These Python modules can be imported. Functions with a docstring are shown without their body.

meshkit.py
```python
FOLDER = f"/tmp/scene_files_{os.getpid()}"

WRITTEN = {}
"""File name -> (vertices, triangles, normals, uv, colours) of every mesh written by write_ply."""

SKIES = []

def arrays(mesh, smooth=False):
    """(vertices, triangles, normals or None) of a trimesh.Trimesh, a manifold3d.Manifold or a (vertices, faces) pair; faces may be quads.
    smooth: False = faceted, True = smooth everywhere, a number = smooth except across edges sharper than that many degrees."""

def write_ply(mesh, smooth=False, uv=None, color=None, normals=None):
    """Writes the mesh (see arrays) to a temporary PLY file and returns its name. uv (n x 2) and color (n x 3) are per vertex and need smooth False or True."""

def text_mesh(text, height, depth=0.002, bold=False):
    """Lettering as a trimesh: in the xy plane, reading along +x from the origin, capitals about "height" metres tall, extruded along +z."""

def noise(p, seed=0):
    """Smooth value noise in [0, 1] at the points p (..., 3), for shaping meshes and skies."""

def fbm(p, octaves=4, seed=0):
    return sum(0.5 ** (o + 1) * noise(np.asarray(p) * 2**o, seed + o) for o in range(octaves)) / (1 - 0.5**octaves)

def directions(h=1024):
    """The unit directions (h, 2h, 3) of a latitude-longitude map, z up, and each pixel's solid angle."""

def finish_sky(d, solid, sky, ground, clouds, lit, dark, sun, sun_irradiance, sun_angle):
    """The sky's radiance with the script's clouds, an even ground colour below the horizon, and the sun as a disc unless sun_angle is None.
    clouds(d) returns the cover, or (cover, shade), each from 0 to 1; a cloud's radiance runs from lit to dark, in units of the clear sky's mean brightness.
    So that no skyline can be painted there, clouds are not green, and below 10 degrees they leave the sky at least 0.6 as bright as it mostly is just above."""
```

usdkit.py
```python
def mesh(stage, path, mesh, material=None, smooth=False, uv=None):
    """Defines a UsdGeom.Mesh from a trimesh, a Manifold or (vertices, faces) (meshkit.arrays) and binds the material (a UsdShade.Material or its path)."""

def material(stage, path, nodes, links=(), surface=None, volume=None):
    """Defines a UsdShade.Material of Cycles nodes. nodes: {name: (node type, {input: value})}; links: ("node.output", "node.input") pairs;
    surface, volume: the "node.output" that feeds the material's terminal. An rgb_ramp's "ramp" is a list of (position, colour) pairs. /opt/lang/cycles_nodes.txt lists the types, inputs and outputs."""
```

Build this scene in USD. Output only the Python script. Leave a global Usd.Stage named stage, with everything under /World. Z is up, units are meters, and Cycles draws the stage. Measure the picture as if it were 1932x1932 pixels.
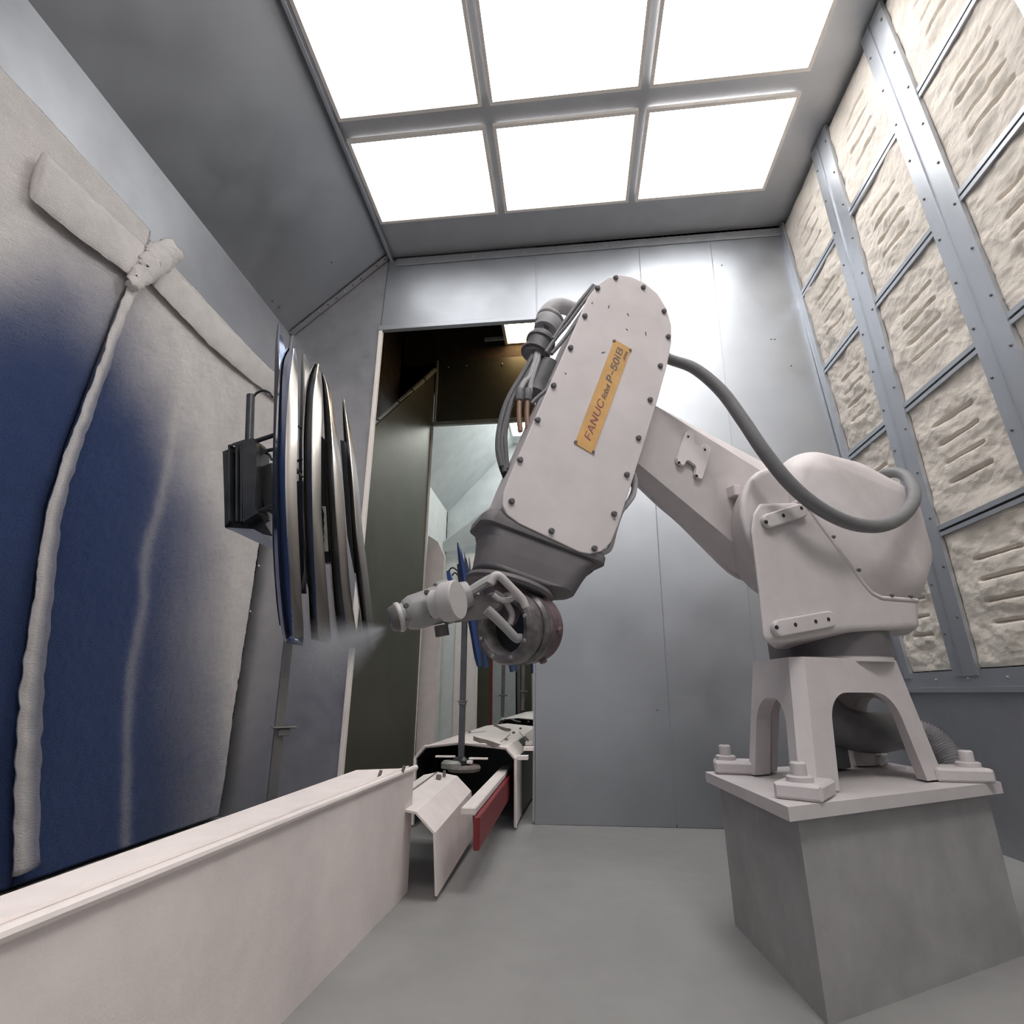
import math, random
import numpy as np, trimesh, manifold3d as m3
from shapely.geometry import Polygon, Point
import shapely
from pxr import Usd, UsdGeom, UsdLux, Gf, Sdf, Vt
import usdkit, meshkit

stage = Usd.Stage.CreateInMemory()
UsdGeom.SetStageUpAxis(stage, UsdGeom.Tokens.z); UsdGeom.SetStageMetersPerUnit(stage, 1.0)
UsdGeom.Xform.Define(stage, '/World')
random.seed(7); rng = np.random.default_rng(7)

# ------------------------------------------------------------------ camera
F, PITCH, YAW, EXPOSURE = 1020., math.radians(18.6), math.radians(6.), 0.0
EYE = np.array([0, 0, .85])
FW = np.array([-math.sin(YAW)*math.cos(PITCH), math.cos(YAW)*math.cos(PITCH), math.sin(PITCH)])
RT = np.array([math.cos(YAW), math.sin(YAW), 0.]); UP = np.cross(RT, FW)
cam = UsdGeom.Camera.Define(stage, '/World/camera')
cam.CreateHorizontalApertureAttr(36.); cam.CreateVerticalApertureAttr(36.)
cam.CreateFocalLengthAttr(F/1932*36.); cam.CreateClippingRangeAttr(Gf.Vec2f(.05, 100))
cam.CreateExposureAttr(EXPOSURE)
M = Gf.Matrix4d(*[float(x) for r in ((*RT, 0), (*UP, 0), (*-FW, 0), (*EYE, 1)) for x in r])
cam.AddTransformOp().Set(M)

# ------------------------------------------------------------------ light strengths (every lamp is a fixture built below)
LAMP = 9.0          # luminous ceiling panels of the booth
LAMP_REAR = 9.0     # the same panels behind the camera
LAMP_WARM = 8.0     # warm work light over the passage
LAMP_FAR = 8.0       # panel light of the next booths

# ------------------------------------------------------------------ measuring helpers: rays of the survey camera met with the real planes
def ray(x, y): return FW + RT*(x-966)/F - UP*(y-966)/F
def aY(x, y, Y): d = ray(x, y); return EYE + d*(Y/d[1])
def aX(x, y, X): d = ray(x, y); return EYE + d*(X/d[0])
def aZ(x, y, Z): d = ray(x, y); return EYE + d*((Z-EYE[2])/d[2])
def aP(x, y, o, n):
    d = ray(x, y); o = np.asarray(o, float); n = np.asarray(n, float)
    return EYE + d*(((o-EYE) @ n)/(d @ n))
def proj(p):
    q = np.asarray(p, float)-EYE; z = q @ FW
    return 966+F*(q @ RT)/z, 966-F*(q @ UP)/z
def unit(v): v = np.asarray(v, float); return v/np.linalg.norm(v)

# ------------------------------------------------------------------ mesh helpers
cat = trimesh.util.concatenate
def grid_mesh(P):
    P = np.asarray(P, float); n, m = P.shape[:2]
    i = np.arange(n*m).reshape(n, m)
    q = np.stack([i[:-1, :-1], i[:-1, 1:], i[1:, 1:], i[1:, :-1]], -1).reshape(-1, 4)
    return trimesh.Trimesh(P.reshape(-1, 3), np.vstack([q[:, [0, 1, 2]], q[:, [0, 2, 3]]]), process=False)
def shell(P, thick, direction=None):
    """A surface grid given a thickness."""
    P = np.asarray(P, float); n, m = P.shape[:2]
    if direction is None:
        g = grid_mesh(P); d = np.array(trimesh.Trimesh(g.vertices, g.faces, process=False).vertex_normals).reshape(n, m, 3)
    else: d = np.broadcast_to(unit(direction), P.shape)
    B = P+d*thick
    i = np.arange(n*m).reshape(n, m); k = n*m
    q = np.stack([i[:-1, :-1], i[:-1, 1:], i[1:, 1:], i[1:, :-1]], -1).reshape(-1, 4)
    f = [q[:, [0, 1, 2]], q[:, [0, 2, 3]], q[:, [2, 1, 0]]+k, q[:, [3, 2, 0]]+k]
    loop = np.concatenate([i[0, :], i[1:, -1], i[-1, -2::-1], i[-2:0:-1, 0]])
    a, b = loop, np.roll(loop, -1)
    f += [np.stack([a, a+k, b+k], 1), np.stack([a, b+k, b], 1)]
    t = trimesh.Trimesh(np.vstack([P.reshape(-1, 3), B.reshape(-1, 3)]), np.vstack(f), process=False)
    t.fix_normals(); return t
def frame_of(pts, nhint=None):
    pts = np.asarray(pts, float); o = pts.mean(0)
    n = np.linalg.svd(pts-o)[2][2]
    if nhint is not None and n @ nhint < 0: n = -n
    u = unit(np.cross(n, [0, 0, 1]) if abs(n[2]) < .9 else np.cross(n, [0, 1, 0])); return o, u, np.cross(n, u), n
def extrude(pts, vec):
    """A planar polygon in space extruded along vec."""
    vec = np.asarray(vec, float); pts = np.asarray(pts, float)
    o, u, v, n = frame_of(pts, vec)
    poly = Polygon(np.c_[(pts-o) @ u, (pts-o) @ v])
    if not poly.is_valid: poly = poly.buffer(0)
    return extrude_poly(poly, o, u, v, vec)
def extrude_poly(poly, o, u, v, vec):
    out = []
    for g in getattr(poly, 'geoms', [poly]):
        t = trimesh.creation.extrude_polygon(g, 1.0, engine='earcut')
        w = np.array(t.vertices)
        t = trimesh.Trimesh(o+w[:, :1]*u+w[:, 1:2]*v+w[:, 2:]*np.asarray(vec), t.faces, process=False)
        t.fix_normals(); out.append(t)
    return cat(out)
def hull(pts):
    return trimesh.convex.convex_hull(np.asarray(pts, float))
def bevel_slab(pts, vec, b):
    """A convex planar outline extruded along vec, both its edges rounded by b."""
    vec = np.asarray(vec, float); pts = np.asarray(pts, float)
    o, u, v, n = frame_of(pts, vec); L = np.linalg.norm(vec)
    poly = Polygon(np.c_[(pts-o) @ u, (pts-o) @ v]); P = []
    for a in (0, 30, 60, 90):
        c = b*(1-math.sin(math.radians(a))); e = b*(1-math.cos(math.radians(a)))
        ring = np.array(poly.buffer(-c-1e-5, join_style=1).exterior.coords)
        w = o+ring[:, :1]*u+ring[:, 1:]*v
        P += [w+unit(vec)*e, w+unit(vec)*(L-e)]
    return hull(np.vstack(P))
def box(c, s, ax=None):
    t = trimesh.creation.box(s); v = np.array(t.vertices)
    if ax is not None: v = v @ np.asarray(ax)
    t.vertices = v+np.asarray(c); return t
def rbox(c, s, r=.006, ax=None):
    s = np.asarray(s, float)/2-r; P = []
    for sx in (-1, 1):
        for sy in (-1, 1):
            for sz in (-1, 1):
                q = np.array([sx, sy, sz])*s
                P += [q+np.array([sx*r, 0, 0]), q+np.array([0, sy*r, 0]), q+np.array([0, 0, sz*r]), q+np.array([sx, sy, sz])*r*.577]
    P = np.array(P)
    if ax is not None: P = P @ np.asarray(ax)
    return hull(P+np.asarray(c))
def spline(P, n=8):
    P = np.asarray(P, float); Q = np.vstack([2*P[0]-P[1], P, 2*P[-1]-P[-2]]); out = []
    for i in range(1, len(Q)-2):
        for t in np.linspace(0, 1, n, endpoint=False):
            a, b, c, d = Q[i-1:i+3]
            out.append(.5*(2*b+(c-a)*t+(2*a-5*b+4*c-d)*t*t+(3*b-a-3*c+d)*t**3))
    return np.vstack(out+[P[-1]])
def tube(P, r, k=12, smooth=0):
    P = np.asarray(P, float)
    if smooth: P = spline(P, smooth)
    r = np.broadcast_to(np.interp(np.linspace(0, 1, len(P)), np.linspace(0, 1, len(np.atleast_1d(r))), np.atleast_1d(r)), len(P))
    T = np.gradient(P, axis=0); T /= np.linalg.norm(T, axis=1)[:, None]
    a = unit(np.cross(T[0], [0, 0, 1] if abs(T[0][2]) < .9 else [1, 0, 0])); rings = []
    for p, t, rr in zip(P, T, r):
        a = unit(a-(a @ t)*t); b = np.cross(t, a); th = np.arange(k)*2*np.pi/k
        rings.append(p+rr*(np.cos(th)[:, None]*a+np.sin(th)[:, None]*b))
    V = np.vstack(rings); n = len(P); f = []
    for i in range(n-1):
        j = np.arange(k); j2 = (j+1) % k
        f.append(np.c_[i*k+j, i*k+j2, (i+1)*k+j2]); f.append(np.c_[i*k+j, (i+1)*k+j2, (i+1)*k+j])
    V = np.vstack([V, P[0], P[-1]]); j = np.arange(k); j2 = (j+1) % k
    f.append(np.c_[np.full(k, n*k), j2, j]); f.append(np.c_[np.full(k, n*k+1), (n-1)*k+j, (n-1)*k+j2])
    t = trimesh.Trimesh(V, np.vstack(f), process=False); t.fix_normals(); return t
def lathe(prof, o, axis, k=40):
    """prof: (distance along axis, radius) pairs; closed on the axis at both ends when the radius is 0."""
    axis = unit(axis); a = unit(np.cross(axis, [0, 0, 1] if abs(axis[2]) < .9 else [1, 0, 0])); b = np.cross(axis, a)
    th = np.arange(k+1)*2*np.pi/k
    P = [[np.asarray(o)+axis*h+r*(math.cos(x)*a+math.sin(x)*b) for x in th] for h, r in prof]
    g = grid_mesh(np.array(P)); g.merge_vertices(); g.update_faces(g.nondegenerate_faces()); g.fix_normals(); return g
def rod(a, b, r, k=12): return tube([a, b], r, k)
def bolt(p, n, r, h, k=10):
    n = unit(n); return lathe([(-.004, 0), (-.004, r), (h*.7, r), (h, r*.75), (h, 0)], p, n, k)
def to_manifold(t):
    t = t.copy(); t.merge_vertices()
    return m3.Manifold(m3.Mesh(np.array(t.vertices, np.float32), np.array(t.faces, np.uint32)))
def from_manifold(m):
    q = m.to_mesh(); return trimesh.Trimesh(q.vert_properties[:, :3], q.tri_verts, process=False)

# ------------------------------------------------------------------ scene helpers
used = {}
def path_for(parent, name):
    k = (parent, name); n = used.get(k, 0); used[k] = n+1
    return f'{parent}/{name}' + (f'_{n:03d}' if n else '')
def tag(p, label=None, category=None, group=None, kind=None):
    p = p.GetPrim() if hasattr(p, 'GetPrim') else p
    for k, v in dict(label=label, category=category, group=group, kind=kind).items():
        if v: p.SetCustomDataByKey(k, v)
    return p
origin = {}
def thing(name, label, category, at=(0, 0, 0), group=None, kind=None):
    x = UsdGeom.Xform.Define(stage, path_for('/World', name)); x.AddTranslateOp().Set(Gf.Vec3d(*map(float, at)))
    origin[str(x.GetPath())] = np.asarray(at, float)
    return tag(x, label, category, group, kind)
def part(parent, name, mesh, mat, label=None, smooth=35, kind=None, stain=None):
    pp = str(parent.GetPath()); root = '/'.join(pp.split('/')[:3])
    mesh = trimesh.Trimesh(np.array(mesh.vertices)-origin.get(root, 0), np.array(mesh.faces), process=False)
    m = usdkit.mesh(stage, path_for(pp, name), mesh, LOOK[mat], smooth=smooth)
    if stain is not None:
        UsdGeom.PrimvarsAPI(m).CreatePrimvar('stain', Sdf.ValueTypeNames.FloatArray, 'vertex').Set(Vt.FloatArray.FromNumpy(np.asarray(stain, np.float32)))
    return tag(m, label, kind=kind)
def single(name, mesh, mat, label, category, group=None, kind=None, smooth=35, stain=None):
    m = usdkit.mesh(stage, path_for('/World', name), mesh, LOOK[mat], smooth=smooth)
    if stain is not None:
        UsdGeom.PrimvarsAPI(m).CreatePrimvar('stain', Sdf.ValueTypeNames.FloatArray, 'vertex').Set(Vt.FloatArray.FromNumpy(np.asarray(stain, np.float32)))
    return tag(m, label, category, group, kind)

# ------------------------------------------------------------------ materials
LOOK = {}
UsdGeom.Scope.Define(stage, '/World/Looks')
def plain(name, color, rough=.5, metal=0., var=.12, scale=4., bump=0., bscale=60., spec=.5, coat=0., rvar=0.):
    """A surface of one colour with a slow mottling and, if wanted, a fine relief."""
    c = np.array(color, float)
    nodes = {'g': ('geometry', {}), 'n': ('noise_texture', {'scale': scale, 'detail': 5., 'roughness': .6}),
             'r': ('rgb_ramp', {'ramp': [(.3, c*(1-var)), (.7, np.minimum(c*(1+var), 1))]}),
             'p': ('principled_bsdf', {'metallic': metal, 'roughness': rough, 'specular_ior_level': spec, 'coat_weight': coat, 'coat_roughness': .12})}
    links = [('g.position', 'n.vector'), ('n.fac', 'r.fac'), ('r.color', 'p.base_color')]
    if rvar:
        nodes['n3'] = ('noise_texture', {'scale': scale*1.7, 'detail': 4.})
        nodes['mr'] = ('map_range', {'from_min': .3, 'from_max': .7, 'to_min': rough-rvar, 'to_max': rough+rvar, 'clamp': True})
        links += [('g.position', 'n3.vector'), ('n3.fac', 'mr.value'), ('mr.result', 'p.roughness')]
    if bump:
        nodes['n2'] = ('noise_texture', {'scale': bscale, 'detail': 4., 'roughness': .65}); nodes['b'] = ('bump', {'strength': 1., 'distance': bump})
        links += [('g.position', 'n2.vector'), ('n2.fac', 'b.height'), ('b.normal', 'p.normal')]
    LOOK[name] = usdkit.material(stage, f'/World/Looks/{name}', nodes, links, 'p.BSDF')
def emit(name, color, strength):
    LOOK[name] = usdkit.material(stage, f'/World/Looks/{name}', {'e': ('emission', {'color': color, 'strength': strength})}, [], 'e.emission')

plain('galvanised', (.42, .44, .47), .45, .94, .05, 2.2, .0006, 3.0, rvar=.05)
plain('galvanised_dull', (.36, .37, .39), .46, .7, .07, 3.0, .0006, 4.0, rvar=.05)
plain('galvanised_strip', (.42, .44, .47), .42, .75, .05, 3.0)
plain('sheet_left', (.40, .395, .41), .42, .75, .10, 5.0, .0006, 4., rvar=.06)
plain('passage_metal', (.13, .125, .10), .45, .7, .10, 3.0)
plain('screw', (.62, .62, .63), .3, .9, .05)
plain('dark_screw', (.16, .15, .15), .4, .6, .05)
plain('trim_white', (.80, .74, .69), .5, 0, .05)
plain('dark_gap', (.03, .03, .03), .8, 0, .05)
plain('ceiling_metal', (.45, .46, .48), .5, .6, .05)
plain('floor_cover', (.27, .265, .26), .75, 0, .05, 6., .001, 30.)
plain('robot', (.56, .52, .52), .52, 0, .07, 7., .0004, 140.)
plain('robot_pale', (.74, .69, .69), .5, 0, .05)
plain('robot_cover', (.63, .58, .58), .5, 0, .07, 5., .0002, 140.)
plain('robot_grey', (.13, .12, .125), .55, 0, .12, 8.)
plain('wrist_grime', (.13, .088, .093), .35, 0, .4, 18., .002, 40.)
plain('wrist_pale', (.12, .108, .108), .32, 0, .6, 26., .002, 50.)
plain('gun', (.27, .262, .262), .42, 0, .1, 14.)
plain('gun_dark', (.10, .09, .09), .42, 0, .2, 20.)
plain('gun_white', (.44, .415, .41), .4, 0, .05)
plain('hose_dark', (.12, .12, .125), .5, 0, .12, 20.)
plain('hose_grey', (.15, .15, .155), .5, 0, .1, 20.)
plain('hose_pale', (.42, .41, .42), .5, 0, .1, 20.)
plain('copper', (.30, .19, .14), .45, .4, .15, 20.)
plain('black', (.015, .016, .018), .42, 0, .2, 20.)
plain('black_frame', (.035, .038, .043), .38, .2, .3, 9.)
plain('sign', (.64, .37, .13), .55, 0, .16, 9.)
plain('sign_red', (.30, .10, .11), .6, 0, .12, 30.)
plain('sign_grey', (.16, .135, .13), .6, 0, .12, 30.)
plain('trim_panel', (.25, .235, .215), .32, .9, .04, 3., coat=.5)
plain('trim_blue', (.17, .21, .32), .25, .85, .08, 4., coat=.5)
plain('trim_far', (.035, .07, .22), .33, .3, .08, 4., coat=.5)
plain('pole', (.17, .165, .16), .45, .6, .2, 6.)
plain('pole_dark', (.10, .10, .11), .4, .5, .2, 6.)
plain('guard', (.82, .74, .71), .6, 0, .06, 6., .0008, 60.)
plain('grime', (.20, .175, .16), .7, 0, .3, 25.)
plain('red_paint', (.22, .02, .025), .5, 0, .15, 10.)
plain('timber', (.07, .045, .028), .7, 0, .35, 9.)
plain('conduit', (.30, .30, .27), .5, .2, .15, 8.)
plain('far_filter', (.70, .71, .70), .9, 0, .06, 5., .004, 40.)
plain('far_soffit', (.62, .645, .65), .6, .1, .08, 4.)
plain('concrete', (.33, .32, .32), .8, 0, .12, 6., .001, 50.)
emit('lamp', (1., .985, .975), LAMP); emit('lamp_half', (1., .985, .975), LAMP*.35); emit('lamp_bright', (1., .985, .975), LAMP*1.6); emit('lamp_rear_bright', (1., .97, .95), LAMP_REAR*2.9); emit('lamp_rear', (1., .97, .95), LAMP_REAR)
emit('lamp_warm', (1., .72, .38), LAMP_WARM); emit('lamp_far', (.95, 1., .98), LAMP_FAR)

def fibre(name, color, coarse, bump):
    """Matted fibre: clean colour, and blue overspray where the mesh carries the stain."""
    c = np.array(color)
    LOOK[name] = usdkit.material(stage, f'/World/Looks/{name}', {
        'g': ('geometry', {}), 'a': ('attribute', {'attribute': 'stain'}),
        'n': ('noise_texture', {'scale': coarse, 'detail': 6., 'roughness': .65}),
        'm': ('mapping', {'scale': (1., 1., 2.4)}), 'nf': ('noise_texture', {'scale': 75., 'detail': 4., 'roughness': .7, 'distortion': .8}),
        'r': ('rgb_ramp', {'ramp': [(.28, c*.90), (.5, c), (.75, np.minimum(c*1.06, 1))]}),
        'mk': ('math', {'math_type': 'multiply_add', 'value2': 1.1, 'value3': -.55}),
        'ad': ('math', {'math_type': 'multiply', 'use_clamp': True}), 'ad2': ('math', {'math_type': 'add', 'use_clamp': True}),
        'sr': ('rgb_ramp', {'ramp': [(0, (0, 0, 0)), (.12, (.02,)*3), (.5, (.52,)*3), (.88, (.95,)*3), (1, (1, 1, 1))]}),
        'bl': ('rgb_ramp', {'ramp': [(.3, (.012, .034, .125)), (.7, (.024, .060, .19))]}),
        'mx': ('mix', {}), 'b': ('bump', {'strength': 1., 'distance': bump}),
        'p': ('principled_bsdf', {'roughness': .95, 'specular_ior_level': .15, 'sheen_weight': .15})},
        [('g.position', 'n.vector'), ('g.position', 'm.vector'), ('m.vector', 'nf.vector'), ('n.fac', 'r.fac'), ('nf.fac', 'mk.value1'), ('a.fac', 'ad.value2'),
         ('a.fac', 'ad2.value1'), ('mk.value', 'ad.value1'), ('ad.value', 'ad2.value2'), ('ad2.value', 'sr.fac'), ('sr.color', 'mx.fac'), ('r.color', 'mx.color1'), ('nf.fac', 'bl.fac'), ('bl.color', 'mx.color2'),
         ('mx.color', 'p.base_color'), ('nf.fac', 'b.height'), ('b.normal', 'p.normal')], 'p.BSDF')
fibre('blanket', (.80, .755, .73), 7., .012)
fibre('pad', (.82, .75, .665), 14., .010)
# ------------------------------------------------------------------ the room
YB, XL, ZC, YF = 4.2, -2.6, 5.0, -2.6
RO, RN = np.array([2.11, 0, 4.89]), unit([1, 0, .0525])       # the filter wall on the right leans out a little towards the floor
def xr(z): return 2.11+(4.89-z)*.0525
def right(x, y, off=0): return aP(x, y, RO-RN*off, RN)
def S(name, mesh, mat, kind='structure', **k): return single(name, mesh, mat, None, None, kind=kind, **k)

S('floor', box((-.2, 3.5, -.03), (6.2, 20, .06)), 'floor_cover')
# ceiling: a metal sheet ceiling, its lights let into it
S('ceiling', box((.45, .8, ZC+.03), (4.3, 6.8, .02)), 'ceiling_metal')
S('wall_front', box((0, YF-.03, 2.5), (6, .06, 5.2)), 'far_filter')

def sheet(pts, n, t=.004, gap=.0025):
    """One sheet of wall cladding: a thin plate, drawn in a little so that a joint stays open."""
    o, u, v, nn = frame_of(pts, n); q = Polygon(np.c_[(np.asarray(pts)-o) @ u, (np.asarray(pts)-o) @ v]).buffer(-gap, join_style=2)
    return extrude_poly(q, o, u, v, np.asarray(n)*t)

wb = thing('wall_back', None, None, kind='structure')
N_B = np.array([0, -1., 0])
bz = lambda X, z: np.array([X, YB, z])
xo0, xo1, xr1, zo = -1.71, -.21, -.285, 4.18                     # the opening for the conveyor
SEAM = [-1.68, .25, .80, 1.44]
ed = lambda px0, py0, px1, py1: (aY(px0, py0, YB), aY(px1, py1, YB))
s2t, s2b = ed(1205, 462, 1272, 1486); s3t, s3b = ed(1340, 460, 1450, 1486)
def lineX(a, b, z): return a[0]+(b[0]-a[0])*(z-a[2])/(b[2]-a[2])
ztop = 4.985
part(wb, 'cladding_sheet', sheet([bz(XL, 0), bz(xo0, 0), bz(xo0, zo), bz(-1.685, 5.0), bz(XL, 4.15)], N_B), 'sheet_left', smooth=False)
part(wb, 'cladding_sheet', sheet([bz(xo0, zo), bz(xo1, zo), bz(xo1, ztop), bz(-1.685, ztop)], N_B), 'galvanised', smooth=False)
part(wb, 'cladding_sheet', sheet([bz(xr1, 0), bz(lineX(s2t, s2b, 0), 0), bz(lineX(s2t, s2b, ztop), ztop), bz(xo1, ztop), bz(xo1, zo)], N_B), 'galvanised', smooth=False)
part(wb, 'cladding_sheet', sheet([bz(lineX(s2t, s2b, 0), 0), bz(lineX(s3t, s3b, 0), 0), bz(lineX(s3t, s3b, ztop), ztop), bz(lineX(s2t, s2b, ztop), ztop)], N_B), 'galvanised', smooth=False)
part(wb, 'cladding_sheet', sheet([bz(lineX(s3t, s3b, 0), 0), bz(2.5, 0), bz(2.2, ztop), bz(lineX(s3t, s3b, ztop), ztop)], N_B), 'galvanised', smooth=False)
back = [box((XL/2+xo0/2, YB+.03, 2.5), (xo0-XL, .05, 5)), box(((xo0+xo1)/2, YB+.03, zo+.42), (xo1-xo0, .05, .84)), box(((xo1+2.6)/2, YB+.03, 2.5), (2.6-xo1, .05, 5))]
part(wb, 'backing', cat(back), 'dark_gap', smooth=False)
for k, X in enumerate((xo1, )):
    part(wb, 'joint_strip', rbox((X+.004, YB-.006, (zo+ztop)/2), (.012, .008, ztop-zo), .002), 'galvanised_strip')
for a, b in ((s2t, s2b), (s3t, s3b)):
    part(wb, 'joint_strip', tube([(lineX(a, b, .02), YB-.005, .02), (lineX(a, b, 4.9), YB-.005, 4.9)], .0035, 6), 'galvanised_strip')
part(wb, 'flange', rbox((.35, YB-.012, 4.94), (3.9, .014, .085), .003), 'galvanised_dull')
for k in range(14): part(wb, 'screw', bolt((-1.35+k*.26, YB-.02, 4.935), N_B, .009, .007, 8), 'screw')
# trim round the opening
part(wb, 'opening_trim', rbox(((xo0+xo1)/2, YB-.004, zo-.02), (xo1-xo0+.03, .05, .05), .004), 'galvanised_strip')
a, b = aY(723, 622, YB), aY(631, 1486, YB)
part(wb, 'opening_trim', rbox(((a[0]+b[0])/2+.012, YB-.006, zo/2-.02), (.034, .05, zo-.06), .004), 'trim_white')
part(wb, 'opening_trim', hull([bz(x+d, z)+np.array([0, e, 0]) for x, z in ((xr1, .02), (xo1, zo-.06)) for d in (-.014, .0) for e in (-.008, .05)]), 'galvanised_strip')
for x, y in ((487, 1068), (471, 1154)):
    p = aY(x, y, YB-.006); part(wb, 'screw', bolt(p, N_B, .012, .012), 'screw')
for x, y in ((1455, 640), (1462, 640), (1493, 690), (1350, 735), (1240, 1340), (905, 468), (1362, 500)):
    part(wb, 'screw', bolt(aY(x, y, YB-.006), N_B, .006, .004, 8), 'dark_screw')

# left wall: sheet metal above, filter blanket below; sloping soffit under the ceiling
wl = thing('wall_left', None, None, kind='structure')
part(wl, 'cladding_sheet', box((XL-.02, .8, 3.86), (.04, 6.9, .62)), 'galvanised_dull', smooth=False)
part(wl, 'backing', box((XL-.12, .8, 1.8), (.04, 6.9, 3.6)), 'galvanised_dull', smooth=False)
part(wl, 'corner_angle', rbox((XL+.012, YB-.012, 3.86), (.022, .022, .6), .003), 'galvanised_dull')
sof = thing('ceiling', None, None, kind='structure')
SN = unit([1, 0, -1.07])
sq = [np.array(p) for p in ((XL, YF, 4.15), (XL, YB, 4.15), (-1.675, YB, 5.02), (-1.675, YF, 5.02))]
part(sof, 'soffit_sheet', extrude(sq, -SN*.02), 'galvanised', smooth=False, label='sloping sheet metal soffit')
e0, e1 = np.array([XL+.02, YB-.012, 4.155]), np.array([-1.68, YB-.012, 5.0])
part(sof, 'soffit_flange', hull([e0, e1, e0+(0, -.06, 0), e1+(0, -.06, 0), e0+SN*.004, e1+SN*.004, e0+SN*.004+(0, -.06, 0), e1+SN*.004+(0, -.06, 0)]), 'sheet_left')
for k in range(9):
    t = .28+k*.085; p = e0+(e1-e0)*t+np.array([0, -.03, 0])
    part(sof, 'screw', bolt(p+SN*.004, SN, .009, .008, 8), 'dark_screw' if k % 3 else 'screw')
for x, y in ((626, 495), (514, 568), (527, 580)):
    part(sof, 'screw', bolt(aP(x, y, sq[0]+SN*.002, SN), SN, .008, .006, 8), 'dark_screw')
part(sof, 'soffit_edge', rbox((-1.655, .8, 4.985), (.03, 6.8, .05), .004), 'galvanised_strip')

# ------------------------------------------------------------------ ceiling lights (the lamps of the room)
n_l = 0
def ceiling_light(x0, x1, y0, y1, mat, label, z=ZC, group=None):
    t = thing('ceiling_light', label, 'ceiling light', ((x0+x1)/2, (y0+y1)/2, z), group)
    part(t, 'diffuser', box(((x0+x1)/2, (y0+y1)/2, z-.004), (x1-x0-.02, y1-y0-.02, .008)), mat, smooth=False)
    w = .025
    part(t, 'frame', cat([box(((x0+x1)/2, y0+w/2, z-.012), (x1-x0, w, .03)), box(((x0+x1)/2, y1-w/2, z-.012), (x1-x0, w, .03)),
                          box((x0+w/2, (y0+y1)/2, z-.012), (w, y1-y0-2*w, .03)), box((x1-w/2, (y0+y1)/2, z-.012), (w, y1-y0-2*w, .03))]), 'trim_white', smooth=False)
xs = [(-1.62, -.52), (-.46, .64), (.70, 1.80)]
nm = ['left', 'middle', 'right']
ceiling_light(*xs[0], 2.95, 3.75, 'lamp_half', 'dimmer left luminous ceiling panel of the row nearest the back wall')
ceiling_light(*xs[1], 2.95, 3.75, 'lamp_half', 'dimmer middle luminous ceiling panel of the row nearest the back wall')
ceiling_light(*xs[2], 2.95, 3.75, 'lamp', 'bright right luminous ceiling panel of the row nearest the back wall')
for i, (x0, x1) in enumerate(xs):
    ceiling_light(x0, x1, 2.0, 2.8, ('lamp_half', 'lamp', 'lamp_bright')[i], f'{nm[i]} luminous ceiling panel of the row right above the robot')
for i, (x0, x1) in enumerate(xs):
    ceiling_light(x0, x1, -.9, .2, ('lamp_rear', 'lamp_rear', 'lamp_rear_bright')[i], f'{nm[i]} luminous ceiling panel of the row behind the camera')
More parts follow.
